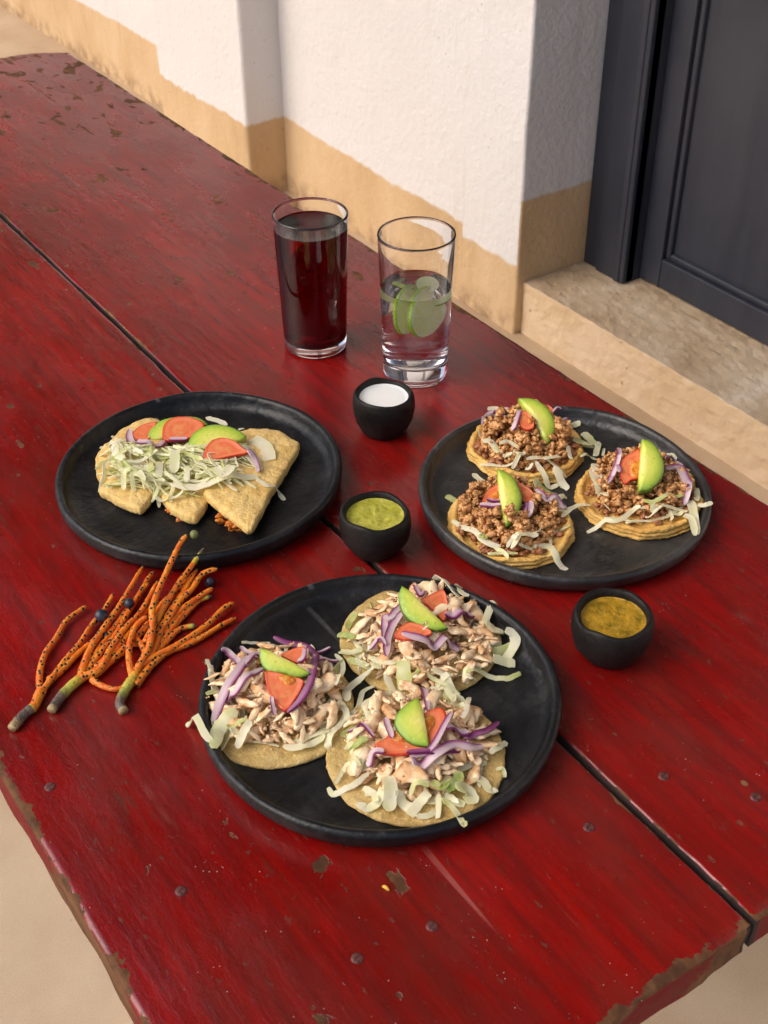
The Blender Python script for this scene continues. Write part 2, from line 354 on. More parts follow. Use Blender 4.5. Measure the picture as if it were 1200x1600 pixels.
def leaf_mat():
    m = M('shredded lettuce', .38); g = m.attr('green'); co = m.co()
    g2 = m.math('ADD', g, m.math('MULTIPLY', m.math('SUBTRACT', m.noise(90, co, 3), .5), .5))
    col = m.ramp(g2, [(.0, (.97, .94, .76)), (.3, (.91, .90, .58)), (.6, (.68, .72, .25)), (1., (.34, .50, .08))])
    vein = m.ramp(m.noise(190, m.co((1, 1, 1)), 3, .6, 1.), [(.45, 0.), (.6, .3)]); col = m.mix(vein, col, (.84, .82, .70))
    m.color(col); m.bump(m.noise(260, co, 3), .35, .001); m.translucent(col, .45); m.see_through(.14); return m.m
M_LEAF = leaf_mat()
def onion_mat():
    m = M('red onion flesh', .3); p = m.attr('purple'); col = m.ramp(p, [(.0, (.84, .71, .72)), (.4, (.70, .48, .56)), (.72, (.36, .09, .26)), (1., (.17, .010, .10))]); m.color(col); m.translucent(col, .3); m.see_through(.08); return m.m
M_ONION = onion_mat()
def tomato_mat():
    m = M('ripe tomato', .2); d = m.attr('deep'); co = m.co(); n = m.noise(150, co, 4)
    col = m.ramp(d, [(.0, (.46, .022, .006)), (.05, (.56, .045, .012)), (.11, (.66, .130, .050)), (.30, (.73, .210, .095)), (.6, (.66, .140, .055)), (1., (.70, .19, .08))])
    fl = m.ramp(m.noise(330, co, 4, .7), [(.52, 0.), (.68, .4)]); col = m.mix(fl, col, (.82, .30, .15)); jel = m.math('MULTIPLY', m.ramp(n, [(.5, 0.), (.62, .6)]), m.ramp(d, [(.42, 0.), (.6, 1.)])); col = m.mix(jel, col, (.66, .30, .10)); m.color(col); m.bump(n, .35, .001); return m.m
M_TOM = tomato_mat()
M_PULP = crumb_mat('tomato seed pulp', (.45, .07, .008), (.62, .20, .02), (.72, .42, .08), .15)
def avo_mat():
    m = M('sliced avocado', .34); d = m.attr('rind'); co = m.co(); d2 = m.math('ADD', d, m.math('MULTIPLY', m.math('SUBTRACT', m.noise(120, co, 4), .5), .10))
    col = m.ramp(d2, [(.0, (.07, .125, .012)), (.045, (.17, .30, .022)), (.16, (.33, .46, .045)), (.42, (.52, .58, .085)), (.75, (.66, .63, .135)), (1., (.74, .66, .22))])
    spk = m.math('MULTIPLY', m.ramp(m.vor(190, co), [(.12, 1.), (.22, 0.)]), m.ramp(m.noise(90, co, 2), [(.52, 0.), (.58, .6)])); m.color(m.mix(spk, col, (.24, .27, .02))); m.bump(m.math('ADD', m.noise(240, co, 4), m.noise(80, m.co((1, 4, 1), rot=(0, 0, .6)), 3)), .45, .0012); m.rough(m.ramp(m.noise(60, co, 4), [(.35, .2), (.65, .45)])); return m.m
M_AVO = avo_mat()
def lime_mat():
    m = M('cut lime', .3); d = m.attr('rind'); co = m.co(); peel = m.ramp(m.vor(420, co), [(.0, (.16, .36, .01)), (.6, (.44, .66, .03))])
    flesh = m.ramp(m.noise(160, co, 3), [(.3, (.93, .94, .58)), (.7, (.97, .97, .80))]); col = m.ramp(d, [(.02, 0.), (.06, 1.)]); pith = m.ramp(d, [(.10, 1.), (.2, 0.)])
    xy = m.sep(co); an = m.math('ARCTAN2', xy[1], xy[0]); sg = m.math('ABSOLUTE', m.math('SINE', m.math('MULTIPLY', an, 4.5))); spoke = m.ramp(sg, [(.16, 1.), (.30, 0.)]); f2 = m.mix(m.math('MULTIPLY', m.math('MAXIMUM', pith, spoke), .85), m.mix(.3, flesh, (.74, .82, .26)), (.98, .98, .90)); c2 = m.mix(col, peel, f2); m.color(c2); m.translucent(c2, .45); return m.m
M_LIME = lime_mat()
def stalk_mat():
    m = M('spotted orange palm stalk', .36); g = m.attr('tip'); co = m.co(); n = m.noise(60, co, 4)
    col = m.ramp(n, [(.3, (.60, .085, .006)), (.5, (.74, .155, .008)), (.72, (.82, .27, .015))])
    v = m.vor(228, co, rand=.6); halo = m.ramp(v, [(.36, .7), (.46, 0.)]); col = m.mix(halo, col, (.70, .36, .05)); pit = m.ramp(v, [(.27, 1.), (.33, 0.)]); col = m.mix(pit, col, (.035, .012, .012))
    tip = m.ramp(g, [(.0, (.42, .30, .14)), (.08, (.30, .2, .1)), (.12, (.10, .075, .06)), (.34, (.15, .10, .075)), (.42, (.20, .20, .03)), (.55, (.46, .44, .07)), (.8, (.58, .40, .04))])
    f = m.ramp(g, [(.85, 1.), (1., 0.)]); m.color(m.mix(f, col, tip)); m.bump(m.math('ADD', m.math('SUBTRACT', n, m.math('MULTIPLY', pit, .8)), m.noise(420, co, 3)), .7, .0016); return m.m
M_STALK = stalk_mat()
def berry_mat(name, a, b):
    m = M(name, .42); m.color(m.ramp(m.noise(120), [(.35, a), (.7, b)])); m.bump(m.noise(300), .2, .0006); return m.m
M_BERRY = berry_mat('blue-black berry', (.010, .011, .018), (.030, .034, .060)); M_GBERRY = berry_mat('unripe green berry', (.12, .14, .03), (.22, .23, .08))
M_YELLOW = M('dry yellow petal', .6, (.75, .42, .05)).m

# ------------------------------------------------------------------ the setting
WX = 1.74                                   # face of the wall
g = obj('floor', *box(-6, 6, -6, 14, -.05, 0.0), M_FLOOR, smooth=False); g['kind'] = 'structure'
house = tag(empty('building', (WX, 2, 0)), 'white plastered house front with ochre painted foot and dark door', 'building')
def part(name, vf, mat, root=house, bev=None, smooth=False, **kw):
    o = obj(name, *vf, mat, smooth=smooth, **kw); attach(o, root)
    if bev: bevel(o, bev, 3)
    return o
DY0, DY1, DZ = .72, 2.0, 2.55               # door opening
wv, wf = box(WX, WX+.5, DY1, 9.5, -.02, 3.0, .1, .0022, 7.)
part('wall', (wv, wf), [M_WALL, M_REV], bev=.007, midx=[1 if max(wv[i][1] for i in q) < DY1+.01 else 0 for q in wf])
part('wall', box(WX, WX+.5, -5, DY0, -.02, 3.0, .25, .004, 3.), M_WALL, bev=.012)
part('lintel', box(WX+.001, WX+.5, DY0, DY1, DZ, 3.0, .25, .004, 3.), M_WALL, bev=.012)
part('pilaster', box(1.620, WX+.05, 3.033, 3.573, -.02, 3.0, .12, .003, 6.), M_PIL, bev=.01)
part('unseen_porch_roof', box(.25, WX+.6, -1., 9.5, 3.0, 3.12), M_BEAM)  # unseen roof and beams, inferred and added; height and span shape the light
for k in range(13): part('unseen_roof_beam', box(.3, WX-.001, -.8+k*.8, -.68+k*.8, 2.86, 2.999), M_BEAM)
part('door_step', box(1.762, WX+.5, DY0, DY1, -.02, .133, .012, .0030, 45.), M_STEP, bev=.002)
# door frame with stepped moulding
FX = 1.94
for nm, y0, y1, z0, z1 in (('door_jamb', 1.857, DY1-.001, .133, DZ), ('door_jamb', DY0+.001, .863, .133, DZ), ('door_head', .863, 1.857, DZ-.14, DZ)):
    s = 1 if y0 > 1 else -1
    o = part(nm, box(FX+.004, FX+.07, y0, y1, z0, z1), M_DOOR, bev=.003)
    if nm == 'door_jamb':
        a, b = (y0, y0+.092) if s > 0 else (y1-.092, y1)
        sub = obj('moulding', *box(FX-.005, FX+.03, a, b, z0+.001, z1-.001), M_DOOR, smooth=False); bevel(sub, .004, 2); sub.parent = o
        a, b = (y0+.012, y0+.030) if s > 0 else (y1-.030, y1-.012)
        sub = obj('bead', *box(FX-.0085, FX+.02, a, b, z0+.002, z1-.002), M_DOOR, smooth=False); bevel(sub, .003, 2); sub.parent = o
DX = 1.987
for (ya, yb) in ((1.3615, 1.8565), (.8635, 1.3585)):
    leaf = part('door', box(DX+.022, DX+.044, ya+.01, yb-.01, .16, DZ-.145), M_DOOR)
    def sub(nm, *b, bv=.003):
        o = obj(nm, *box(*b), M_DOOR, smooth=False); o.parent = leaf; bevel(o, bv, 2); return o
    sw = .062
    sub('stile', DX, DX+.043, ya, ya+sw, .139, DZ-.142); sub('stile', DX, DX+.043, yb-sw, yb, .139, DZ-.142)
    for z0, z1 in ((.139, .208), (1.02, 1.14), (DZ-.24, DZ-.142)): sub('rail', DX+.0012, DX+.042, ya+sw, yb-sw, z0, z1)
    for z0, z1 in ((.208, 1.02), (1.14, DZ-.24)):
        a, b = ya+sw, yb-sw
        sub('panel_moulding', DX+.010, DX+.030, a, a+.014, z0, z1, bv=.005); sub('panel_moulding', DX+.010, DX+.030, b-.014, b, z0, z1, bv=.005)
        sub('panel_moulding', DX+.0105, DX+.030, a+.014, b-.014, z0, z0+.016, bv=.005); sub('panel_moulding', DX+.0105, DX+.030, a+.014, b-.014, z1-.016, z1, bv=.005)
        zs = [z0+.016, .424, .678, .93, z1-.016] if z0 < 1 else [z0+.016, 1.4, 1.65, 1.9, 2.14, z1-.016]
        for q in range(len(zs)-1): sub('board', DX+.024, DX+.033, a+.014, b-.014, zs[q]+.0011, zs[q+1]-.0011, bv=.0018)
    sub('handle_plate', DX-.004, DX+.002, (ya+.02 if ya > 1.3 else yb-.05), (ya+.05 if ya > 1.3 else yb-.02), 1.05, 1.22)

# ------------------------------------------------------------------ the table
table = tag(empty('wooden_table', (.5, 1.32, 0)), 'long red painted plank table with chipped worn edges', 'table')
X0, XG, X1, Y0, Y1 = .1215, .5025, .8745, .286, 2.365
def plank(x0, x1, seed, round_x0=0, round_x1=0):
    nx, ny = 46, 170; th = .034
    def grid(q, n, a, b):        # finer towards the ends
        t = q/n; t = t+.10*math.sin(2*math.pi*t)*-1 if n > 100 else t-.13*math.sin(2*math.pi*t); return a+(b-a)*t
    V, F, E, MI = [], [], [], []
    top = {}
    def wob(x, y):
        dx = .0016*nz(y*9+seed, 1.5)+.0011*nz(y*40+seed, 4.)
        dy = .0018*nz(x*14+seed, 7.)+.0012*nz(x*60, 3.+seed)
        return dx, dy
    for i in range(nx+1):
        for j in range(ny+1):
            x, y = grid(i, nx, x0, x1), grid(j, ny, Y0, Y1)
            fx = min(x-x0, x1-x); fy = min(y-Y0, Y1-y); e = min(fx, fy)
            dx, dy = wob(x, y); k = max(0, 1-e/.03)
            # far outer corner is cut round
            yy = y
            if round_x1 and y > Y1-.2:
                q = max(0, (x-(x1-.10))/.10); yy = y-(.045*q*q)*max(0, (y-(Y1-.2))/.2)
            inner = ((x1-x) if seed < 5 else (x-x0)); rd = .0022 if inner == e else .0042
            z = .0007*nz(x*7, y*2.5, seed)-max(0, (rd-e)/rd)**2*(.0012 if rd < .004 else .0026)*(1+.7*nz(x*30, y*30, seed))
            top[i, j] = len(V); V.append((x+dx*(1 if fx < .03 else 0)*k, yy+dy*k*(1 if fy < .03 else 0), T+z)); E.append(min(e, 9) if e == fy or (x-x0 == fx) == (seed < 5) else min(fy, fx*2.2+.004))
    for i in range(nx):
        for j in range(ny):
            F.append((top[i, j], top[i+1, j], top[i+1, j+1], top[i, j+1])); MI.append(0)
    loop = [top[i, 0] for i in range(nx+1)]+[top[nx, j] for j in range(1, ny+1)]+[top[i, ny] for i in range(nx-1, -1, -1)]+[top[0, j] for j in range(ny-1, 0, -1)]
    prev = loop
    for zz in (.008, .017, .026, th):
        cur = []
        for q in loop:
            v = V[q]; cx, cy = (x0+x1)/2, (Y0+Y1)/2
            w = .0022*nz(v[0]*25+seed, v[1]*25, zz*120)
            cur.append(len(V)); V.append((v[0]+w*(1 if v[0] > cx else -1), v[1]+w*(1 if v[1] > cy else -1), T-zz)); E.append(0)
        for q in range(len(loop)):
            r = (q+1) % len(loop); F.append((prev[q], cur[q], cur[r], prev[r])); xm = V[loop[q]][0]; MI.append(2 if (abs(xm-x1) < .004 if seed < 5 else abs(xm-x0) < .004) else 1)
        prev = cur
    F.append(tuple(prev)[::-1]); MI.append(1)
    o = obj('plank', V, F, [M_PAINT, M_SIDE, M_GAPSHADE], midx=MI, attr={'edged': E}, sharp=50); attach(o, table); return o
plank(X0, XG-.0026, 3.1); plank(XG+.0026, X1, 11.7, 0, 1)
for x in (X0+.16, X1-.23):
    for y in (Y0+.62, Y1-.5):
        attach(bevel(obj('leg', *box(x, x+.07, y, y+.07, 0, T-.1345), M_SIDE, smooth=False), .004), table)
for b in ((X0+.182, X0+.208, Y0+.691, Y1-.501), (X1-.208, X1-.182, Y0+.691, Y1-.501)): attach(obj('apron', *box(*b, T-.134, T-.0345), M_SIDE, smooth=False), table)
for y in (Y0+.64, Y1-.48): attach(obj('cross_rail', *box(X0+.10, X1-.10, y, y+.03, T-.134, T-.0345), M_SIDE, smooth=False), table)
nv, nf = lathe([(0, .0006), (.0030, .0006), (.0042, .0001), (.0046, -.0012)], 14, wob=.08)
nail0 = None
for (px, py) in ((920, 1292), (1037, 1212), (558, 1497), (675, 1447), (1181, 1245), (283, 1392), (78, 1229), (498, 742)):
    p = P(px, py, .0004)
    if nail0 is None: nail0 = o = obj('nail', nv, nf, M_NAIL)
    else: o = nail0.copy(); COL.objects.link(o)
    o.location = p; attach(o, table)

# ------------------------------------------------------------------ plates, cups, glasses
PLATES = {'L': (.4294, .9573, .1431), 'R': (.7086, .7255, .1432), 'N': (.4025, .5985, .1462)}
FLOORZ = .0075
def plate(key, mat, label, seed):
    x, y, r = PLATES[key]
    pr = [(0, .0), (r*.80, .0), (r-.012, .0006), (r-.006, .003), (r-.0015, .010), (r, .018), (r-.0004, .0208), (r-.0022, .0228), (r-.0046, .0232), (r-.0068, .0222), (r-.0082, .0196), (r-.0095, .0155), (r-.0125, .0112), (r-.018, .0086), (r-.028, FLOORZ), (r*.5, FLOORZ-.0006), (0, FLOORZ-.0003)]
    o = obj('clay_plate', *lathe(pr, 120, (0, 0, 0), .011, seed, .0020), mat); o.location = (x, y, T+.0006); return tag(o, label, 'plate', 'round black clay plates')
plate('L', M_PLATE, 'black clay plate holding three folded fried tortillas with lettuce', 2.)
plate('R', M_PLATE2, 'scuffed grey-black clay plate holding three ground meat sopes', 5.)
plate('N', M_PLATE, 'black clay plate in front holding three shredded chicken tostadas', 8.)

def cup(c, h, rb, rt, label, sname, mat, lvl, seed, tilt):
    root = tag(empty('clay_cup', (c[0], c[1], T+.0005)), label, 'cup', 'small black clay cups of sauce')
    m = rt*1.055
    pr = [(0, 0), (rb*.92, 0), (rb, .0012), (rb*1.12, .005), (m*.93, h*.36), (m, h*.62), (m*.995, h*.80), (rt*1.0, h*.945), (rt*.965, h*.992), (rt*.925, h*1.0), (rt*.88, h*.985), (rt*.845, h*.94), (rt*.83, h*.86), (rt*.82, h*.6), (rt*.55, h*.22), (0, h*.17)]
    o = obj('body', *lathe(pr, 72, (0, 0, 0), .034, seed, .0036), M_CUP, root)
    rs = rt*.826; V, F = [], []
    rings = 16; n = 64
    V.append((0, 0, h*lvl)); R = [[0]]
    for k in range(1, rings+1):
        f = k/rings; row = []
        for i in range(n):
            a = 2*math.pi*i/n; x, y = rs*f*math.cos(a)*1.004, rs*f*math.sin(a)*1.004
            z = h*lvl+(.0012*max(0, f-.88)/.12 if f > .88 else 0)
            if mat is not M_CREAM: z += (.0016*nz(x*90+seed, y*70)+.0008*nz(x*260, y*260+seed))*(1-f**4)
            row.append(len(V)); V.append((x, y, z))
        R.append(row)
    for i in range(n): F.append((0, R[1][i], R[1][(i+1) % n]))
    for k in range(1, rings):
        for i in range(n): F.append((R[k][i], R[k+1][i], R[k+1][(i+1) % n], R[k][(i+1) % n]))
    obj(sname, V, F, mat, root)
    root.rotation_euler = (tilt[0], tilt[1], seed); return root
cup((.6382, .934), .0474, .0225, .0312, 'small black clay cup of white cream beside the water glass', 'cream', M_CREAM, .86, 1., (0, 0))
cup((.5172, .773), .0444, .0225, .0325, 'small black clay cup of smooth green salsa between the plates', 'green_salsa', M_GREEN, .86, 2.3, (.02, 0))
cup((.603, .5425), .0452, .0232, .0330, 'small black clay cup of speckled yellow salsa beside the chicken plate', 'yellow_salsa', M_ORANGE, .82, 4., (0, .02))

def glass(c, rb, rt, h, base, lvl, liq, liqname, label):
    root = tag(empty('drinking_glass', (c[0], c[1], T+.0006)), label, 'glass')
    w = .0020; R = lambda z: rb+(rt-rb)*(z/h)
    out = [(0, .0012), (rb*.82, .001), (rb*.93, 0), (rb*.985, .0012), (rb, .004)]+[(R(z), z) for z in np.linspace(.012, h-.004, 8)]+[(rt+.0003, h-.0018), (rt-.0001, h-.0003), (rt-.0010, h), (rt-.0020, h-.0006), (R(h-.004)-w, h-.003)]
    up = [(R(z)-w, z) for z in np.linspace(h-.008, lvl, 6)]
    dn = [(R(z)-w, z) for z in np.linspace(lvl, base+.006, 6)]+[(R(base)-w-.0012, base+.0022), (R(base)-w-.006, base+.0003), (0, base)]
    obj('vessel', *lathe(out+up, 80), M_GLASS, root)
    top = [(R(lvl)-w, lvl), (R(lvl)-w-.0008, lvl-.0007), (R(lvl)-w-.0025, lvl-.0010), (R(lvl)*.5, lvl-.0010), (0, lvl-.0010)]
    V, F = lathe(dn[::-1], 80); V2, F2 = lathe(top, 80); k = len(V)
    o = obj(liqname, V+V2, F+[tuple(k+q for q in ff) for ff in F2], liq, root, midx=[1]*len(F)+[0]*len(F2))
    return root
glass((.6756, 1.1315), .0368, .0424, .167, .0100, .1512, [M_JAM, M_JAMG], 'hibiscus_drink', 'tall glass nearly full of dark red drink')
glass((.735, 1.0116), .0366, .0420, .1726, .0190, .1112, [M_WATER, M_WATERG], 'water', 'tall glass half full of clear water with lime slices')

def lime(c, z, nrm, r, th, cut, label):
    """round lime slice (cut: fraction of the disc kept) standing in the water"""
    n = 48; V, F, A = [], [], []
    prof = [(0, th/2, 1.), (r*.35, th/2, .7), (r*.75, th/2, .3), (r*.90, th/2, .13), (r*.975, th/2*.98, .05), (r, th/2*.7, .0), (r*1.005, 0, 0.), (r, -th/2*.7, 0.), (r*.975, -th/2*.98, .05), (r*.90, -th/2, .13), (r*.75, -th/2, .3), (r*.35, -th/2, .7), (0, -th/2, 1.)]
    V, F = lathe([(a, b) for a, b, _ in prof], n)
    for (a, b, d) in prof: A += [d]*(1 if a <= 1e-6 else n)
    o = obj('lime_slice', V, F, M_LIME, attr={'rind': A})
    o.rotation_euler = Vector(nrm).to_track_quat('Z', 'Y').to_euler(); o.location = (c[0], c[1], T+z)
    return tag(o, label, 'lime slice', 'lime slices in the water glass')
gc = Vector((.735, 1.0116, 0))
lat = Vector((RGT.x, RGT.y, 0)).normalized(); fwh = Vector((FWD.x, FWD.y, 0)).normalized()
def gp(a, b): q = gc+lat*a+fwh*b; return (q.x, q.y)
lime(gp(-.010, -.004), .084, lat*.90-fwh*.50+Vector((0, 0, .10)), .0245, .0048, 1, 'lime slice in the water, left of the two upright middle ones')
lime(gp(.0065, -.007), .082, lat*.86-fwh*.55+Vector((0, 0, .12)), .0245, .0048, 1, 'lime slice in the water, right of the two upright middle ones')
lime(gp(.013, .014), .099, lat*.35-fwh*.6+Vector((0, 0, .75)), .0140, .0045, 1, 'pale lime slice floating at the right back of the water glass')
lime(gp(-.014, .013), .096, lat*.45+fwh*.55+Vector((0, 0, .65)), .0135, .0045, 1, 'pale lime slice floating at the left back of the water glass')

# ------------------------------------------------------------------ food: a height field that pieces are dropped on
class Heap:
    RES = .0015
    def __init__(s, x0, x1, y0, y1, z):
        s.x0, s.y0 = x0, y0; s.nx, s.ny = int((x1-x0)/s.RES)+2, int((y1-y0)/s.RES)+2
        s.a = np.full((s.nx, s.ny), z); s.X, s.Y = np.meshgrid(x0+np.arange(s.nx)*s.RES, y0+np.arange(s.ny)*s.RES, indexing='ij')
    def h(s, x, y):
        i = min(max(int((x-s.x0)/s.RES+.5), 0), s.nx-1); j = min(max(int((y-s.y0)/s.RES+.5), 0), s.ny-1); return float(s.a[i, j])
    def hm(s, x, y, r):
        k = max(1, int(r/s.RES)); i = int((x-s.x0)/s.RES+.5); j = int((y-s.y0)/s.RES+.5)
        w = s.a[max(0, i-k):max(1, i+k+1), max(0, j-k):max(1, j+k+1)]; return float(w.max()) if w.size else s.h(x, y)
    def stamp(s, x, y, r, z):
        k = int(r/s.RES)+2; i = int((x-s.x0)/s.RES+.5); j = int((y-s.y0)/s.RES+.5)
        sl = (slice(max(0, i-k), max(0, i+k+1)), slice(max(0, j-k), max(0, j+k+1)))
        d2 = (s.X[sl]-x)**2+(s.Y[sl]-y)**2; m = d2 < r*r
        s.a[sl] = np.where(m, np.maximum(s.a[sl], z-.4*r*d2/(r*r)), s.a[sl])
    def poly(s, pts, z):
        """raise everything inside a closed outline (world xy) to z (number or function)"""
        inside = np.zeros(s.a.shape, bool); n = len(pts)
        for k in range(n):
            a, b = pts[k], pts[(k+1) % n]
            if abs(a[1]-b[1]) < 1e-12: continue
            c = ((a[1] > s.Y) != (b[1] > s.Y)) & (s.X < (b[0]-a[0])*(s.Y-a[1])/(b[1]-a[1])+a[0]); inside ^= c
        zz = z(s.X, s.Y) if callable(z) else z
        s.a = np.where(inside, np.maximum(s.a, zz), s.a); return inside
HL = Heap(.26, .60, .79, 1.12, FLOORZ); HR = Heap(.54, .88, .56, .90, FLOORZ); HN = Heap(.23, .58, .43, .77, FLOORZ)

for H_, k_ in ((HL, 'L'), (HR, 'R'), (HN, 'N')):          # plate rims and the table outside them
    px_, py_, r_ = PLATES[k_]; d_ = np.hypot(H_.X-px_, H_.Y-py_); H_.a = np.interp(d_, [0, r_-.028, r_-.018, r_-.0095, r_-.006, r_, r_+.003, 9], [FLOORZ, FLOORZ, .009, .0165, .024, .024, .001, .001])

def lift(H, pts, up, it=4):
    """photo points -> world points lying `up` above the heap"""
    out = []
    for (px, py) in pts:
        z = FLOORZ+.01
        for _ in range(it):
            p = P(px, py, z); z = .5*z+.5*(H.h(p.x, p.y)+up)
        out.append(P(px, py, z))
    return out

def ribbon(name, pts, w, th, mat, root, roll=0., cup=.25, attr=None, af=None, taper=(.55, .55), ragged=.12, seed=0.):
    """bent strip with thickness: 3 columns on each side, ragged and cupped"""
    N = len(pts); V, F, A = [], [], []
    for i, p in enumerate(pts):
        t = (pts[min(i+1, N-1)]-pts[max(i-1, 0)]).normalized(); s = t.cross(Vector((0, 0, 1)))
        if s.length < .05: s = Vector((1, 0, 0))
        s.normalize(); u = s.cross(t)
        f = i/(N-1); ro = roll*(1 if not callable(roll) else 1) if not callable(roll) else roll(f)
        s2 = s*math.cos(ro)+u*math.sin(ro); u2 = -s*math.sin(ro)+u*math.cos(ro)
        k = 1.
        if f < .2: k = taper[0]+(1-taper[0])*math.sqrt(f/.2)
        if f > .8: k = taper[1]+(1-taper[1])*math.sqrt((1-f)/.2)
        hw = w*.5*k
        l = hw*(1+ragged*nz(f*7+seed, 1.)+ragged*.6*nz(f*19+seed, 8.)); r = hw*(1+ragged*nz(f*7+seed, 5.)+ragged*.6*nz(f*19+seed, 12.))
        c = cup*hw
        for (a, b) in ((-l, c), (0, 0), (r, c)): V.append(p+s2*a+u2*(b+th*.5))
        for (a, b) in ((r, c), (0, 0), (-l, c)): V.append(p+s2*a+u2*(b-th*.5))
        for q in (0, .5, 1, 1, .5, 0): A.append(af(f, q) if af else 0)
        if i:
            b0 = (i-1)*6; b1 = i*6
            for q in range(6): F.append((b0+q, b1+q, b1+(q+1) % 6, b0+(q+1) % 6))
    F.append((0, 1, 4, 5)); F.append((1, 2, 3, 4)); e = (N-1)*6
    F.append((e+5, e+4, e+1, e)); F.append((e+4, e+3, e+2, e+1))
    o = obj(name, V, F, mat, attr={attr: A} if attr else None, sharp=42)
    if root is not None: attach(o, root)
    return o

def drape(H, xy, w, up, stampit=True, stiff=.5):
    """2-D path -> 3-D path resting on the heap"""
    zs = [H.hm(p.x, p.y, w*.3)+up for p in xy]
    z0 = zs
    for _ in range(7):
        zs = [max(zs[i]*(1-stiff)+stiff*(zs[max(i-1, 0)]+zs[min(i+1, len(zs)-1)])/2, z0[i]-.0028) for i in range(len(zs))]
    out = [Vector((p.x, p.y, T+z)) for p, z in zip(xy, zs)]
    if stampit:
        for p, z in zip(xy, zs): H.stamp(p.x, p.y, w*.45, z+.0006)
    return out
SEED = [0]
def leaf_af(g, sd):
    return lambda f, q: max(0., min(1., g+.35*nz(f*2.5+sd, q*.8)+.22*(q-.5)*nz(sd, 2.)))
def strip_px(H, root, pts, wpx, g=None, up=.0018, k=5, roll=None):
    """lettuce strip laid along photo points; wpx = width in metres"""
    SEED[0] += 1.37; sd = SEED[0]
    w = wpx; c = crom(lift(H, pts, up), k if len(pts) > 2 else 8)
    path = drape(H, c, w, up)
    for i, p in enumerate(path): p.z += .0010*nz(i*.7+sd, 3.)
    if g is None: g = rnd.choice((.02, .08, .12, .2, .3))
    a = U(-.35, .35) if roll is None else roll; b = a+U(-.5, .5)
    return ribbon('lettuce_strip', path, w, .0006, M_LEAF, root, roll=lambda f: a+(b-a)*f, cup=U(-.35, .35), attr='green', af=leaf_af(g, sd), seed=sd, taper=(U(.1, .85), U(.1, .85)), ragged=.2)
def strip_rand(H, root, x, y, ang, L, w, g, up=.0015):
    SEED[0] += 1.37; sd = SEED[0]; n = 11; pts = []; a = ang; px, py = x-math.cos(ang)*L/2, y-math.sin(ang)*L/2; cv = U(-1, 1)*1.1
    for i in range(n):
        pts.append(Vector((px, py, 0))); a += cv/n+.22*nz(i*.5+sd, 7.); px += math.cos(a)*L/n; py += math.sin(a)*L/n
    path = drape(H, pts, w, up, stiff=.5)
    for i, p in enumerate(path): p.z += .0022*abs(nz(i*.45+sd, 3.))
    r0 = U(-.9, .9); r1 = r0+U(-.9, .9)
    return ribbon('lettuce_strip', path, w, .0006, M_LEAF, root, roll=lambda f: r0+(r1-r0)*f, cup=U(-.4, .4), attr='green', af=leaf_af(g, sd), seed=sd, taper=(U(.08, .8), U(.08, .8)), ragged=.22)
def onion_px(H, root, pts, w, vivid=0., up=.0022, side=1, name='onion_slice'):
    SEED[0] += 1.37; sd = SEED[0]; c = crom(lift(H, pts, up), 6 if len(pts) > 2 else 9); path = drape(H, c, w, up)
    def af(f, q):
        e = q if side > 0 else 1-q; return max(0, min(1, vivid*.62+.10+(.75 if e > .8 else .12*e)+.15*nz(f*4+sd, q)))
    r = U(-.2, .2)
    return ribbon(name, path, w, .0016, M_ONION, root, roll=r, cup=.18, attr='purple', af=af, taper=(.28, .28), ragged=.06, seed=sd)
def slab(name, rim, n, prof, mat, root, attr=None, avals=None, bow=0.):
    """closed outline -> rounded slice; prof = [(scale towards the middle, offset along n)] from the underside to the middle of the top"""
    c = sum(rim, Vector())/len(rim); V, F, A = [], [], []; N = len(rim); prev = None
    R = sum((p-c).length for p in rim)/N
    for (s, off) in prof:
        if s <= 0:
            V.append(c+n*off); cur = [len(V)-1]; A.append(avals(c, None) if avals else 0)
        else:
            cur = []
            for p in rim:
                q = c+(p-c)*s; cur.append(len(V)); V.append(q+n*off); A.append(avals(q, s) if avals else 0)
        if prev is not None:
            for i in range(N):
                j = (i+1) % N
                if len(prev) == 1: F.append((prev[0], cur[i], cur[j])[::-1])
                elif len(cur) == 1: F.append((prev[i], prev[j], cur[0]))
                else: F.append((prev[i], prev[j], cur[j], cur[i]))
        prev = cur
    o = obj(name, V, F, mat, attr={attr: A} if attr else None)
    if root is not None: attach(o, root)
    return o
TOCAM = -FWD
def plane_over(H, px, up, lean=.4, gap=.001, side=0., lo=.0):
    """a leaning plane that clears the heap under these photo points"""
    n = (Vector((0, 0, 1))*(1-lean)+TOCAM*lean+RGT*side).normalized()
    cx = sum(p[0] for p in px)/len(px); cy = sum(p[1] for p in px)/len(px); z = FLOORZ+.012
    for _ in range(5):
        p = P(cx, cy, z); z = .5*z+.5*(H.h(p.x, p.y)+up)
    best = None
    for k in range(40):
        pt = P(cx, cy, z); ok = True
        hits = 0
        for (qx, qy) in px:
            q = Pn(qx+(cx-qx)*.35, qy+(cy-qy)*.35, pt, n)
            if q.z-T < H.h(q.x, q.y)+gap: hits += 1
        if hits <= len(px)*.05: break
        z += .001
    return P(cx, cy, z), n
def ccw(rim, n):
    c = sum(rim, Vector())/len(rim); s = Vector()
    for i in range(len(rim)): s += (rim[i]-c).cross(rim[(i+1) % len(rim)]-c)
    return rim if s.dot(n) > 0 else rim[::-1]
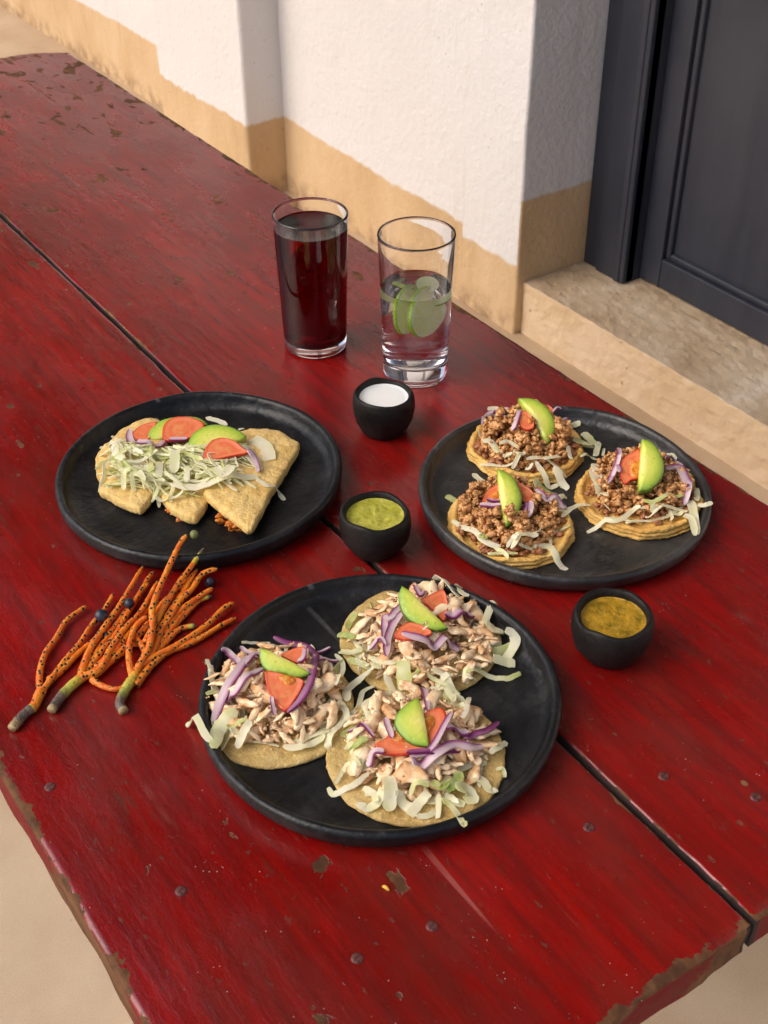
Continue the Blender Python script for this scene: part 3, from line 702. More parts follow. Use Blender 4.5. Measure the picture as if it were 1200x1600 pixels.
def tomato(H, root, pts, cav=None, up=.003, lean=.35, th=.0045, name='tomato_slice', side=0.):
    pt, n = plane_over(H, pts, up, lean, side=side, gap=.002); rim = ccw(crom([Pn(x, y, pt, n) for x, y in pts], 4, True), n)
    sc = [(0, -th), (.6, -th), (.96, -th), (1., -th*.75), (1.01, -th*.3), (.995, 0), (.96, .0005), (.9, .0002), (.8, 0), (.6, -.0002), (.35, 0), (0, 0)]
    o = slab(name, rim, n, sc, M_TOM, root, 'deep', lambda q, s: (1. if s is None else max(0, min(1, (1.0-s)*1.3))))
    if cav:
        cp = ccw(crom([Pn(x, y, pt, n)+n*.0004 for x, y in cav], 4, True), n)
        v = slab('seed_pulp', cp, n, [(1., -.001), (.95, .0004), (.6, .0010), (.3, .0012), (0, .0009)], M_PULP, None); v.parent = o
    for p in rim: H.stamp(p.x, p.y, .003, p.z-T)
    H.poly([(p.x, p.y) for p in rim], lambda X, Y: pt.z-T-(n.x*(X-pt.x)+n.y*(Y-pt.y))/n.z)
    return o
def avocado(H, root, outer, inner, up=.004, lean=.45, th=.008, dome=.0025, name='avocado_slice', side=0., wid=None):
    pts = outer+inner; pt, n = plane_over(H, pts, up, lean, side=side, gap=.002)
    oc = crom([Pn(x, y, pt, n) for x, y in outer], 4); ic = crom([oc[-1]]+[Pn(x, y, pt, n) for x, y in inner]+[oc[0]], 4)[1:-1]
    rim = ccw(oc+ic, n); arc = oc
    wd = wid or max(min((q-p).length for p in arc) for q in ic)
    def av(q, s): return max(0., min(1., min((q-n*((q-p).dot(n))*1.-p).length for p in arc)/wd))
    sc = [(0, -th), (.55, -th), (.88, -th), (.96, -th*.85), (.995, -th*.5), (1., -th*.15), (.99, .0), (.955, dome*.28), (.88, dome*.5), (.74, dome*.75), (.55, dome*.92), (.3, dome), (0, dome)]
    o = slab(name, rim, n, sc, M_AVO, root, 'rind', av)
    H.poly([(p.x, p.y) for p in rim], lambda X, Y: pt.z-T-(n.x*(X-pt.x)+n.y*(Y-pt.y))/n.z+dome)
    return o
def disc(name, c, R, prof, mat, root, seed, n=132, irr=.03, wave=.0012, ridge=0., rim=0.):
    V, F, prev = [], [], None
    for (f, z, k) in prof:
        if f <= 0: V.append((c[0], c[1], T+z)); cur = [len(V)-1]
        else:
            cur = []
            for i in range(n):
                a = 2*math.pi*i/n; ca, sa = math.cos(a), math.sin(a)
                r = R*f*(1+k*((irr if not rim else .03)*nz(ca*1.2+seed, sa*1.2)+(irr*.5*nz(ca*2.6, sa*2.6, z*420+seed) if rim else 0)+irr*.45*nz(ca*4+seed, sa*4)+irr*.30*nz(ca*13+seed, sa*13, z*300)+irr*.16*nz(ca*34+seed, sa*34, z*500)))
                x, y = c[0]+r*ca, c[1]+r*sa
                zz = z+wave*nz(x*45+seed, y*45)*min(1, f*1.2)*(1 if z > FLOORZ+.001 else .2)
                if rim and f > .8 and z > FLOORZ+.001: zz += .0016*nz(ca*2.2, sa*2.2, z*500+seed)
                if rim and f > .8: zz += rim*max(0, z-FLOORZ-.006)/.012*(nz(ca*1.6+seed, sa*1.6, 2.)+.5*nz(ca*6+seed, sa*6, 5.))
                cur.append(len(V)); V.append((x, y, T+zz))
        if prev is not None:
            for i in range(n):
                j = (i+1) % n
                if len(prev) == 1: F.append((prev[0], cur[j], cur[i]))
                elif len(cur) == 1: F.append((prev[i], prev[j], cur[0]))
                else: F.append((prev[i], prev[j], cur[j], cur[i]))
        prev = cur
    return attach(obj(name, V, F, mat), root)

# chunks of pulled chicken: a dozen shapes shared by all pieces
def chunk(seed):
    """a torn bundle of fibres: ridges run its length, ends fray"""
    n, R = 11, 12; V, F = [], []
    b1, b2, tw = U(-.55, .55), U(-.4, .4), U(-.9, .9); flat = U(.38, .7); fat = rnd.choice((U(.12, .16), U(.16, .22), U(.20, .27)))
    for i in range(R):
        f = i/(R-1); env = (math.sin(math.pi*min(1, max(0, f*.92+.04)))**.5)*(1+.45*nz(f*3.2+seed, 2.))
        for k in range(n):
            a = 2*math.pi*k/n; fr = nz(math.cos(a)*2.6+seed, math.sin(a)*2.6)
            x = (f-.5)*(1+.28*fr*(abs(f-.5)*2)**2)
            r = fat*env*(1+.55*fr+.35*nz(math.cos(a)*1.4+seed, math.sin(a)*1.4, f*2.6)+.30*nz(math.cos(a)*4.5+seed, math.sin(a)*4.5, f*4))
            t = a+tw*f; V.append((x, b1*(x*x-.12)+r*math.cos(t)+.05*nz(f*4, seed), b2*(x*x-.12)+r*math.sin(t)*flat+.05*nz(f*4, seed+9)))
        if i:
            o = (i-1)*n
            for k in range(n): F.append((o+k, o+(k+1) % n, o+n+(k+1) % n, o+n+k))
    F.append(tuple(range(n))[::-1]); F.append(tuple((R-1)*n+k for k in range(n)))
    me = bpy.data.meshes.new('chicken_shred'); me.from_pydata(V, [], F); me.polygons.foreach_set('use_smooth', [True]*len(F)); me.materials.append(M_CHICK); me.update(); return me
CH = [chunk(k*3.7+1) for k in range(26)]
def drop_chunk(H, root, x, y, L, ang):
    r = L*.15; dx, dy = math.cos(ang)*L*.36, math.sin(ang)*L*.36
    za, zm, zb = H.hm(x-dx, y-dy, r*.4), H.hm(x, y, r*.4), H.hm(x+dx, y+dy, r*.4)
    slope = max(-.6, min(.6, (zb-za)/(.72*L))); z = max(zm, (za+zb)/2)+r*.55
    o = bpy.data.objects.new('chicken_shred', rnd.choice(CH)); COL.objects.link(o)
    o.scale = (L, L*U(.8, 1.15), L*U(.8, 1.1)); o.rotation_euler = (U(-.5, .5), -math.atan(slope)*.8+U(-.12, .12), ang); o.location = (x, y, T+z); attach(o, root)
    for t in (-.36, -.18, 0, .18, .36): H.stamp(x+math.cos(ang)*L*t, y+math.sin(ang)*L*t, r*.95, z+r*.5+slope*L*t)
def ico(sub):
    import bmesh
    bm = bmesh.new(); bmesh.ops.create_icosphere(bm, subdivisions=sub, radius=1); V = [v.co.copy() for v in bm.verts]; F = [tuple(v.index for v in f.verts) for f in bm.faces]; bm.free(); return V, F
ICO = ico(2)
def crumbs(name, H, root, c, R, n, s0, s1, mat, dome=.6, press=.5, keep=None):
    """loose crumbs too small to pick apart: one mesh"""
    V, F = [], []
    for q in range(n):
        rr = R*math.sqrt(rnd.random())**(1+dome*rnd.random()); a = U(0, 6.283); x, y = c[0]+rr*math.cos(a), c[1]+rr*math.sin(a)
        if keep and not keep(x, y): continue
        s = s0+(s1-s0)*rnd.random()**2; s *= (.6 if rnd.random() < .4 else 1.); z = H.hm(x, y, s*.5)+s*press; H.stamp(x, y, s, z+s*.45)
        b = len(V); sd = q*2.17; ex = (U(.75, 1.3), U(.75, 1.2), U(.7, 1.))
        for v in ICO[0]:
            k = s*(1+.95*nz(v.x*1.3+sd, v.y*1.3, v.z*1.3)+.8*nz(v.x*2.7, v.y*2.7+sd, v.z*2.7)); V.append((x+v.x*k*ex[0], y+v.y*k*ex[1], T+z+v.z*k*ex[2]))
        F += [tuple(b+i for i in f) for f in ICO[1]]
    o = obj(name, V, F, mat); o['kind'] = 'stuff'; return attach(o, root)

# ------------------------------------------------------------------ chicken tostadas (front plate)
MPX = .00052
c1 = lambda L: [(290+x/4, 980+y/4) for x, y in L]
c2 = lambda L: [(520+x/4, 900+y/4) for x, y in L]
c3 = lambda L: [(500+x/4, 1085+y/4) for x, y in L]
TP = [(0, FLOORZ, 0), (.9, FLOORZ, .6), (.985, FLOORZ+.0006, 1), (1.0, FLOORZ+.0018, 1), (.992, FLOORZ+.0034, 1), (.965, FLOORZ+.0042, .9), (.9, FLOORZ+.0042, .7), (.75, FLOORZ+.0040, .5), (.5, FLOORZ+.0040, .2), (.25, FLOORZ+.0042, 0), (0, FLOORZ+.0042, 0)]
def tostada(cx, cy, R, cf, label, seed, greens, lettuce, onions, tomatoes, avo, mc, mr, dz=0., under=34, n=215):
    root = tag(empty('chicken_tostada', (cx, cy, T+FLOORZ)), label, 'tostada', 'shredded chicken tostadas')
    disc('tortilla', (cx, cy), R, [(f, z+dz, k) for f, z, k in TP], M_TORT, root, seed, irr=.035, wave=.0022)
    H = HN; H.poly([(cx+R*.98*math.cos(a), cy+R*.98*math.sin(a)) for a in np.linspace(0, 6.283, 60)[:-1]], FLOORZ+.0045+dz)
    mx, my = mc
    for q in range(under):
        a = U(0, 6.283); rr = mr*U(.55, 1.06)
        strip_rand(H, root, mx+rr*math.cos(a), my+rr*math.sin(a), a+math.pi/2+U(-.9, .9), U(.022, .05), U(.0035, .0085), rnd.choice(greens))
    for q in range(n):
        for _ in range(12):
            rr = mr*math.sqrt(rnd.random())**U(.9, 1.4)*.98; a = U(0, 6.283)
            if H.hm(mx+rr*math.cos(a), my+rr*math.sin(a), .004) < FLOORZ+.010+.017*(1-(rr/mr)**2): break
        L = rnd.choice((U(.007, .012), U(.010, .017), U(.014, .024), U(.024, .036)))
        drop_chunk(H, root, mx+rr*math.cos(a), my+rr*math.sin(a), L*(1-.25*(rr/mr)), U(0, 6.283))
    crumbs('chicken_crumbs', H, root, mc, mr*1.02, 160, .0006, .0016, M_CCRUMB, .1, .2)
    for t in lettuce: strip_px(H, root, cf(t[0]), t[1]/4*MPX, t[2] if len(t) > 2 else None)
    tl = [(t, o) for t in tomatoes for o in [None]]
    for t in tomatoes: tomato(H, root, cf(t[0]), cf(t[1]) if len(t) > 1 and t[1] else None)
    for t in [o for o in onions if not (len(o) > 4 and o[4])]: onion_px(H, root, cf(t[0]), t[1]/4*MPX, t[2] if len(t) > 2 else 0., side=t[3] if len(t) > 3 else 1)
    avocado(H, root, cf(avo[0]), cf(avo[1]))
    for t in [o for o in onions if len(o) > 4 and o[4]]: onion_px(H, root, cf(t[0]), t[1]/4*MPX, t[2], side=t[3], up=.0012)
    return root
def mc_of(px, py, z): p = P(px, py, z); return (p.x, p.y)
tostada(.4729, .6389, .0689, c2, 'chicken tostada at the back of the front plate, beside the rim', 21., (.05, .15, .3, .55), [
    ([(1020, 185), (975, 240), (945, 300)], 50, .25), ([(960, 290), (1010, 330), (1065, 350)], 60), ([(1080, 335), (1135, 370), (1130, 440), (1080, 510), (1040, 540)], 70, .1), ([(1000, 530), (1080, 550), (1140, 550)], 80),
    ([(830, 610), (920, 610), (1020, 635), (1100, 635), (1175, 605)], 35, .35), ([(770, 60), (800, 110), (850, 160)], 45, .02), ([(30, 370), (80, 380), (130, 390)], 50, .75), ([(45, 480), (120, 490), (190, 470)], 50), ([(140, 520), (190, 570), (230, 560)], 30),
    ([(230, 530), (320, 570), (400, 610)], 45, .1), ([(245, 570), (290, 600), (300, 620)], 50), ([(430, 600), (440, 660), (450, 720)], 100, .5), ([(510, 610), (530, 680)], 70, .6), ([(330, 650), (370, 710), (420, 760)], 45), ([(620, 590), (680, 620), (750, 650)], 50), ([(840, 640), (880, 660)], 60), ([(85, 330), (110, 280), (150, 240)], 40, .6)],
    [([(430, 225), (360, 270), (325, 340), (320, 400)], 45), ([(440, 260), (370, 330), (340, 420), (335, 510)], 50, .1), ([(430, 420), (540, 395), (640, 400), (720, 440), (790, 485)], 52, .1, -1), ([(700, 240), (760, 260), (820, 280), (880, 275)], 60, .25), ([(500, 80), (540, 130), (570, 160)], 28, .5), ([(230, 470), (290, 470), (330, 440)], 25)],
    [([(560, 150), (620, 110), (690, 85), (715, 140), (720, 210), (700, 280), (660, 250), (600, 190)],), ([(385, 370), (420, 320), (470, 290), (540, 300), (620, 345), (600, 370), (520, 390), (440, 400)],)],
    ([(430, 60), (410, 120), (420, 190), (450, 250), (510, 300), (580, 330), (650, 340), (722, 325)], [(650, 255), (570, 180), (490, 100)]), mc_of(665, 988, .02), .060)
tostada(.3294, .6405, .0635, c1, 'chicken tostada at the left of the front plate, topped by a vivid purple onion arc', 33., (.03, .08, .15, .4), [
    ([(0, 605), (60, 630), (120, 670), (170, 720)], 45, .12), ([(180, 760), (210, 680), (260, 600), (330, 560)], 85, .35), ([(260, 660), (320, 650), (390, 610)], 35, .6), ([(320, 760), (370, 700), (410, 640)], 50, .1), ([(610, 750), (700, 760), (790, 730), (870, 690)], 60, .05),
    ([(935, 170), (985, 240), (970, 330), (940, 390)], 32, .05), ([(1180, 310), (1090, 340), (1010, 390), (1020, 460)], 60, .05), ([(1180, 375), (1110, 400), (1080, 500), (1030, 570), (1030, 630), (1060, 640)], 35, .08), ([(1010, 540), (950, 620), (900, 680), (890, 740), (920, 770), (980, 730)], 50, .03), ([(350, 95), (450, 100), (530, 95)], 25), ([(960, 470), (1000, 520), (1010, 600)], 40, .05), ([(290, 680), (320, 700)], 45, .05), ([(130, 240), (160, 280)], 25, .1)],
    [([(225, 150), (280, 200), (340, 240), (400, 250)], 45), ([(345, 130), (390, 190), (450, 220)], 36), ([(400, 260), (330, 320), (260, 420), (210, 530), (180, 600)], 55, 0., -1), ([(490, 320), (400, 360), (320, 430), (270, 490)], 42, 0., -1), ([(380, 240), (440, 250), (500, 265)], 35), ([(820, 225), (880, 225), (960, 215)], 20), ([(800, 165), (860, 150), (905, 125)], 20), ([(540, 440), (545, 520), (560, 580)], 25, .1),
     ([(550, 60), (640, 100), (740, 120), (800, 170), (815, 250), (780, 370), (720, 470), (640, 550)], 46, .8, -1, 1), ([(700, 225), (740, 200), (755, 160)], 30, .1, 1, 1)],
    [([(600, 170), (680, 130), (745, 125), (755, 170), (750, 215), (700, 225), (620, 190)],), ([(495, 285), (540, 275), (640, 300), (730, 325), (735, 360), (700, 430), (630, 520), (570, 480), (520, 410)], [(580, 310), (640, 300), (690, 330), (650, 365), (610, 350)])],
    ([(465, 130), (460, 190), (485, 250), (540, 290), (620, 300), (690, 320), (740, 310), (782, 290)], [(700, 235), (600, 185), (520, 145)]), mc_of(432, 1080, .02), .055, dz=.0004)
tostada(.3928, .5346, .0694, c3, 'chicken tostada nearest the front rim, with a thin strip of lettuce hanging over it', 47., (.05, .1, .25, .5), [
    ([(50, 580), (80, 620), (130, 620), (220, 560), (310, 500)], 35, .1), ([(100, 580), (130, 500), (170, 470), (260, 490)], 25, .2), ([(230, 690), (290, 710), (350, 690), (400, 620)], 55, .05), ([(420, 580), (440, 660), (420, 730)], 80, .1), ([(480, 650), (530, 690), (570, 710)], 60, .05), ([(680, 620), (620, 690), (560, 760)], 60, .15), ([(600, 765), (670, 760), (720, 730)], 35),
    ([(740, 640), (740, 700), (735, 775)], 35, .1), ([(760, 660), (830, 720), (880, 780), (900, 840), (905, 895)], 35, .3), ([(870, 520), (840, 600), (780, 610)], 60, .65), ([(850, 640), (920, 620), (960, 690)], 85, .2), ([(950, 520), (1020, 550), (1060, 600), (1110, 600)], 50, .1), ([(1100, 470), (1140, 490), (1155, 520)], 25, .3), ([(1060, 390), (1120, 340), (1165, 305)], 40),
    ([(190, 400), (230, 350), (300, 330)], 60, .85), ([(220, 430), (260, 440), (300, 450)], 70, .4), ([(820, 90), (860, 95), (900, 90)], 30), ([(930, 40), (910, 110), (880, 160)], 35, .05), ([(840, 10), (840, 60)], 30), ([(270, 90), (300, 150), (310, 190)], 40, .05), ([(700, 560), (760, 590), (800, 560)], 50, .6), ([(270, 560), (330, 620), (350, 680)], 40, .1), ([(560, 640), (600, 600), (680, 590)], 45, .3)],
    [([(170, 245), (250, 275), (340, 315)], 22, .4), ([(410, 190), (430, 240), (450, 285)], 36), ([(300, 465), (340, 410), (400, 370)], 45), ([(1115, 185), (1040, 240), (950, 290), (900, 320)], 36, .9), ([(780, 220), (850, 260), (930, 300)], 48), ([(560, 390), (700, 340), (820, 255)], 36, .2, -1), ([(540, 380), (620, 400), (720, 415), (820, 390), (880, 360)], 38, .9), ([(570, 465), (640, 410), (720, 370), (830, 340), (940, 335), (1015, 340)], 55, 0., -1), ([(640, -30), (655, 40), (675, 110)], 36)],
    [([(345, 310), (400, 280), (460, 230), (560, 200), (650, 120), (750, 80), (785, 110), (790, 170), (760, 240), (700, 310), (640, 350), (540, 375), (430, 375), (370, 355)], [(450, 285), (470, 235), (560, 220), (640, 150), (700, 130), (720, 170), (690, 230), (600, 290), (520, 300)])],
    ([(612, 15), (540, 60), (480, 120), (465, 180), (490, 240), (540, 290), (600, 320), (685, 330)], [(668, 220), (645, 110)]), mc_of(652, 1155, .02), .056, dz=.0008)

# ------------------------------------------------------------------ ground meat sopes (right plate)
SPX = .00062
c5 = lambda L: [(720+x/5, 610+y/5) for x, y in L]
c6 = lambda L: [(880+x/5, 670+y/5) for x, y in L]
c7 = lambda L: [(690+x/5, 720+y/5) for x, y in L]
SP = [(0, FLOORZ, 0), (.86, FLOORZ, .5), (.95, FLOORZ+.0006, .8), (1.0, FLOORZ+.0022, 1.2), (.995, FLOORZ+.0040, 1.2), (.945, FLOORZ+.0048, 1), (.985, FLOORZ+.0060, 1.5), (.98, FLOORZ+.0076, 1.4), (.935, FLOORZ+.0084, 1.1), (.968, FLOORZ+.0098, 1.6), (.955, FLOORZ+.0118, 1.6), (.925, FLOORZ+.0128, 1.4), (.885, FLOORZ+.0118, 1.2), (.855, FLOORZ+.0098, .9), (.82, FLOORZ+.0084, .8), (.6, FLOORZ+.0080, .3), (0, FLOORZ+.0080, 0)]
def sope(cx, cy, R, cf, label, seed, lettuce, onions, tomatoes, avo, mc, mr, lean=.5, aside=0.):
    root = tag(empty('meat_sope', (cx, cy, T+FLOORZ)), label, 'sope', 'ground meat sopes')
    disc('corn_base', (cx, cy), R, SP, M_SOPE, root, seed, n=170, irr=.06, wave=.0024, rim=.0050)
    H = HR
    for f, z in ((.99, .011), (.96, .0145), (.9, .0125), (.85, .0088)): pass
    for k in range(90):
        a = 2*math.pi*k/90
        for f in (.90, .95): H.stamp(cx+R*f*math.cos(a), cy+R*f*math.sin(a), .0035, FLOORZ+.0138)
    H.poly([(cx+R*.9*math.cos(a), cy+R*.9*math.sin(a)) for a in np.linspace(0, 6.283, 60)[:-1]], FLOORZ+.0088)
    crumbs('bean_spread', H, root, (cx, cy), R*.84, 170, .0025, .005, M_BEAN, 0., .1)
    for q in range(14):
        a = U(0, 6.283); rr = R*U(.55, .85); strip_rand(H, root, cx+rr*math.cos(a), cy+rr*math.sin(a), a+math.pi/2+U(-.6, .6), U(.018, .034), U(.003, .006), rnd.choice((.02, .08, .3)))
    crumbs('ground_meat', H, root, mc, mr, 1500, .0012, .0042, M_MEAT, .2, .2)
    for t in lettuce: strip_px(H, root, cf(t[0]), t[1]/5*SPX, t[2] if len(t) > 2 else rnd.choice((.0, .04, .1)))
    for t in tomatoes: tomato(H, root, cf(t[0]), cf(t[1]) if len(t) > 1 else None, lean=.5)
    for t in onions: onion_px(H, root, cf(t[0]), t[1]/5*SPX, t[2] if len(t) > 2 else 0., side=t[3] if len(t) > 3 else 1)
    avocado(H, root, cf(avo[0]), cf(avo[1]), up=.005, lean=lean, th=.010, dome=.0045, side=aside)
    return root
sope(.7282, .8066, .0600, c5, 'ground meat sope at the back of the right plate, nearest the glasses', 61., [
    ([(210, 145), (250, 135), (300, 140)], 40), ([(820, 270), (890, 280), (935, 265)], 50), ([(890, 370), (960, 400), (1010, 470)], 120, .4), ([(950, 330), (1000, 370), (1050, 420)], 75, .35), ([(150, 585), (240, 580), (340, 600), (430, 570)], 40), ([(300, 470), (370, 450), (450, 455)], 36), ([(410, 480), (450, 480), (500, 500)], 60),
    ([(510, 520), (600, 570), (700, 610), (830, 670)], 75), ([(730, 590), (790, 680), (840, 770)], 65), ([(580, 600), (640, 640), (690, 720), (760, 745)], 45), ([(440, 510), (450, 570), (400, 630)], 36, .15), ([(500, 660), (530, 620), (560, 590)], 25), ([(170, 420), (230, 460), (300, 490)], 60, .2), ([(650, 550), (740, 545), (780, 545)], 50), ([(830, 500), (870, 540)], 40), ([(330, 550), (400, 530)], 50, .15), ([(580, 65), (600, 75), (610, 85)], 25)],
    [([(165, 270), (210, 200), (280, 165), (370, 155), (470, 175)], 45), ([(240, 185), (300, 195), (370, 205)], 36, .9), ([(400, 320), (430, 270), (470, 240)], 36), ([(740, 270), (790, 250), (825, 225)], 45), ([(720, 180), (750, 182), (780, 185)], 22)],
    [([(450, 190), (480, 160), (520, 170), (565, 230), (570, 290), (520, 310), (480, 290), (455, 240)], [(520, 215), (550, 220), (562, 250), (545, 262), (525, 245)]), ([(675, 110), (725, 150), (722, 182), (690, 160)],)],
    ([(445, 60), (540, 60), (620, 90), (690, 150), (735, 230), (745, 290), (720, 370), (675, 430)], [(620, 360), (580, 280), (550, 210), (490, 130)]), mc_of(820, 690, .022), .045)
sope(.7644, .6767, .0619, c6, 'ground meat sope at the right of the right plate, nearest the wall', 74., [
    ([(135, 220), (200, 225), (270, 235)], 36), ([(250, 210), (265, 160), (280, 110)], 50), ([(320, 150), (310, 210)], 25), ([(235, 330), (270, 400), (300, 450)], 70), ([(200, 420), (270, 460), (300, 530), (340, 570)], 50), ([(490, 740), (600, 740), (720, 720), (860, 700)], 32), ([(600, 640), (760, 650), (900, 640), (970, 650)], 32, .2),
    ([(185, 805), (300, 765), (420, 725), (540, 680), (600, 640)], 36), ([(620, 555), (690, 600), (760, 590), (860, 560), (925, 555)], 36, .45), ([(990, 580), (1020, 680), (1040, 830)], 70, .1), ([(940, 690), (990, 780), (1030, 840)], 55, .1), ([(1050, 600), (1110, 605), (1165, 580)], 40), ([(1040, 470), (1045, 520), (1040, 570)], 45, .2), ([(800, 225), (850, 210), (880, 250)], 30), ([(500, 145), (530, 185)], 25), ([(680, 680), (720, 700)], 80), ([(850, 670), (930, 690)], 40, .2), ([(640, 690), (700, 650), (760, 670)], 40)],
    [([(410, 220), (430, 290), (400, 370), (350, 440)], 42, .2), ([(450, 170), (475, 220)], 30, .7), ([(440, 350), (410, 370), (380, 390)], 40, .1), ([(790, 280), (860, 290), (940, 310)], 30, .1), ([(800, 330), (880, 370), (950, 440), (990, 520)], 70, 0., -1), ([(960, 450), (970, 530), (940, 620)], 45)],
    [([(600, 165), (540, 180), (480, 220), (450, 290), (450, 360), (485, 430), (530, 400), (600, 365)], [(600, 245), (550, 260), (520, 310), (525, 360), (560, 385), (600, 360)])],
    ([(615, 75), (690, 100), (750, 170), (785, 260), (785, 350), (740, 430), (670, 480), (592, 490)], [(590, 400), (600, 280), (608, 160)]), mc_of(1000, 755, .022), .047)
sope(.6316, .7124, .0607, c7, 'ground meat sope at the front of the right plate, nearest the salsa cups', 88., [
    ([(245, 95), (300, 150), (400, 190)], 50, .1), ([(35, 270), (80, 300), (120, 340)], 55, .5), ([(85, 470), (160, 520), (250, 590), (340, 650), (455, 705)], 45), ([(290, 600), (360, 610)], 50, .6), ([(600, 580), (560, 630), (510, 680)], 30), ([(770, 540), (730, 590)], 25, .2), ([(730, 620), (830, 680), (910, 770), (990, 840)], 55), ([(940, 450), (1050, 410), (1160, 355)], 45, .1),
    ([(720, 200), (820, 240), (950, 290)], 100, .45), ([(930, 260), (970, 300)], 60, .2), ([(540, 690), (640, 660), (750, 640)], 50), ([(270, 545), (310, 590)], 20), ([(560, 640), (600, 600)], 30)],
    [([(295, 370), (380, 375), (465, 370)], 40), ([(730, 300), (810, 310), (890, 340), (960, 380)], 45, 0., -1), ([(660, 330), (655, 380), (640, 420)], 32, .7), ([(690, 330), (690, 400), (650, 450), (570, 485)], 50), ([(350, 345), (400, 340), (450, 330)], 30, .7)],
    [([(315, 310), (350, 240), (400, 200), (445, 185), (455, 310), (390, 325), (340, 340)], [(375, 290), (420, 240), (450, 250), (450, 300), (400, 310)]), ([(590, 170), (650, 195), (700, 230), (740, 290), (700, 320), (630, 315)],)],
    ([(435, 60), (500, 85), (570, 140), (615, 230), (630, 310), (600, 410), (550, 490), (500, 525)], [(470, 400), (455, 280), (440, 160)]), mc_of(795, 805, .022), .047)

# ------------------------------------------------------------------ folded fried tortillas (left plate)
QPX = .00063
c4 = lambda L: [(140+x/3.53, 635+y/3.53) for x, y in L]
def quesadilla(px, z, th, label, seed, tilt, fill):
    n = Vector(tilt).normalized(); cx = sum(p[0] for p in px)/len(px); cy = sum(p[1] for p in px)/len(px); pt = P(cx, cy, z)
    rim = ccw(crom([Pn(x, y, pt, n) for x, y in px], 7, True), n); c = sum(rim, Vector())/len(rim)
    rim = [p+(p-c).normalized()*(.0014*nz(i*.35+seed)+.0010*nz(i*1.1+seed)) for i, p in enumerate(rim)]
    root = tag(empty('folded_tortilla', (c.x, c.y, T+FLOORZ)), label, 'folded tortilla', 'folded fried tortillas')
    up, dn = th*.5, -th*.5
    prof = [(0, dn), (.5, dn), (.85, dn*.98), (.95, dn*.8), (.985, dn*.5), (1., dn*.2), (1.0, .0006), (.992, up*.5), (.97, up*.78), (.92, up*.92), (.80, up*1.0), (.6, up*1.05), (.4, up*1.1), (.2, up*1.1), (0, up*1.1)]
    V, F, prev = [], [], None; N = len(rim)
    for (s, off) in prof:
        cur = []
        for p in (rim if s > 0 else [c]):
            q = c+(p-c)*s+n*off; q = q+n*(.0020*nz(q.x*55+seed, q.y*55)+.0011*nz(q.x*150+seed, q.y*150))*(1 if off > 0 else .2); q.z = max(q.z, T+FLOORZ+.0002); cur.append(len(V)); V.append(q)
        if prev is not None:
            for i in range(N):
                j = (i+1) % N
                if len(prev) == 1: F.append((prev[0], cur[j], cur[i]))
                elif len(cur) == 1: F.append((prev[i], prev[j], cur[0]))
                else: F.append((prev[i], prev[j], cur[j], cur[i]))
        prev = cur
    attach(obj('shell', V, F, M_QUES), root)
    HL.poly([(p.x, p.y) for p in [c+(r-c)*.9 for r in rim]], lambda X, Y: np.clip(pt.z-T-(n.x*(X-pt.x)+n.y*(Y-pt.y))/n.z+up, FLOORZ, .06))
    for (fx, fy, rr, zz) in fill:
        p = P(*c4([(fx, fy)])[0], zz); crumbs('cheese_filling', Heap(p.x-.02, p.x+.02, p.y-.02, p.y+.02, zz-.003), root, (p.x, p.y), rr*.7, 16, .0016, .0035, M_FILL, 0., .2)
    return root
quesadilla(c4([(640, 380), (650, 470), (652, 540), (620, 600), (575, 640), (500, 612), (440, 575), (400, 520), (357, 455), (380, 330), (440, 240), (540, 200), (620, 260)]), .0138, .0120, 'middle folded fried tortilla, its browned tip poking out from under the lettuce', 2., (.02, .03, 1), [(450, 575, .007, .010), (520, 615, .006, .009)])
quesadilla(c4([(35, 320), (50, 270), (110, 205), (180, 145), (250, 100), (330, 80), (410, 110), (430, 230), (395, 360), (362, 450), (360, 490), (325, 545), (285, 583), (230, 575), (150, 540), (95, 505), (58, 488), (66, 440), (42, 390)]), .0145, .0128, 'leftmost folded fried tortilla with a broad rounded end', 5., (-.03, .02, 1), [])
quesadilla(c4([(870, 140), (985, 142), (1060, 155), (1112, 188), (1160, 226), (1120, 310), (1050, 425), (985, 530), (925, 650), (886, 696), (845, 678), (785, 630), (700, 565), (640, 505), (625, 470), (640, 390), (700, 270), (790, 180)]), .0190, .0130, 'rightmost folded fried tortilla with a pointed tip and straight fold', 9., (.06, -.02, 1), [(730, 620, .008, .011), (780, 650, .009, .010), (820, 662, .006, .010)])
lett = tag(empty('shredded_lettuce', tuple(P(285, 715, FLOORZ))), 'heap of shredded lettuce lying across the three folded fried tortillas', 'lettuce')
crm = c4([(870, 170), (960, 215), (1000, 270), (985, 320), (920, 330), (840, 280), (820, 210)]); pt, n = plane_over(HL, crm, .0015, .05)
for q in range(270):
    t = rnd.random(); px = 130+t*700+U(-40, 40); py = 300+40*math.sin(t*3)+U(-120, 110)*(1-.25*abs(t-.5))
    p = P(*c4([(px, py)])[0], .028); strip_rand(HL, lett, p.x, p.y, rnd.choice((U(0, 6.28), 2.0+U(-.5, .5))), U(.018, .048), U(.0016, .0046), rnd.choice((.05, .15, .25, .4, .55)))
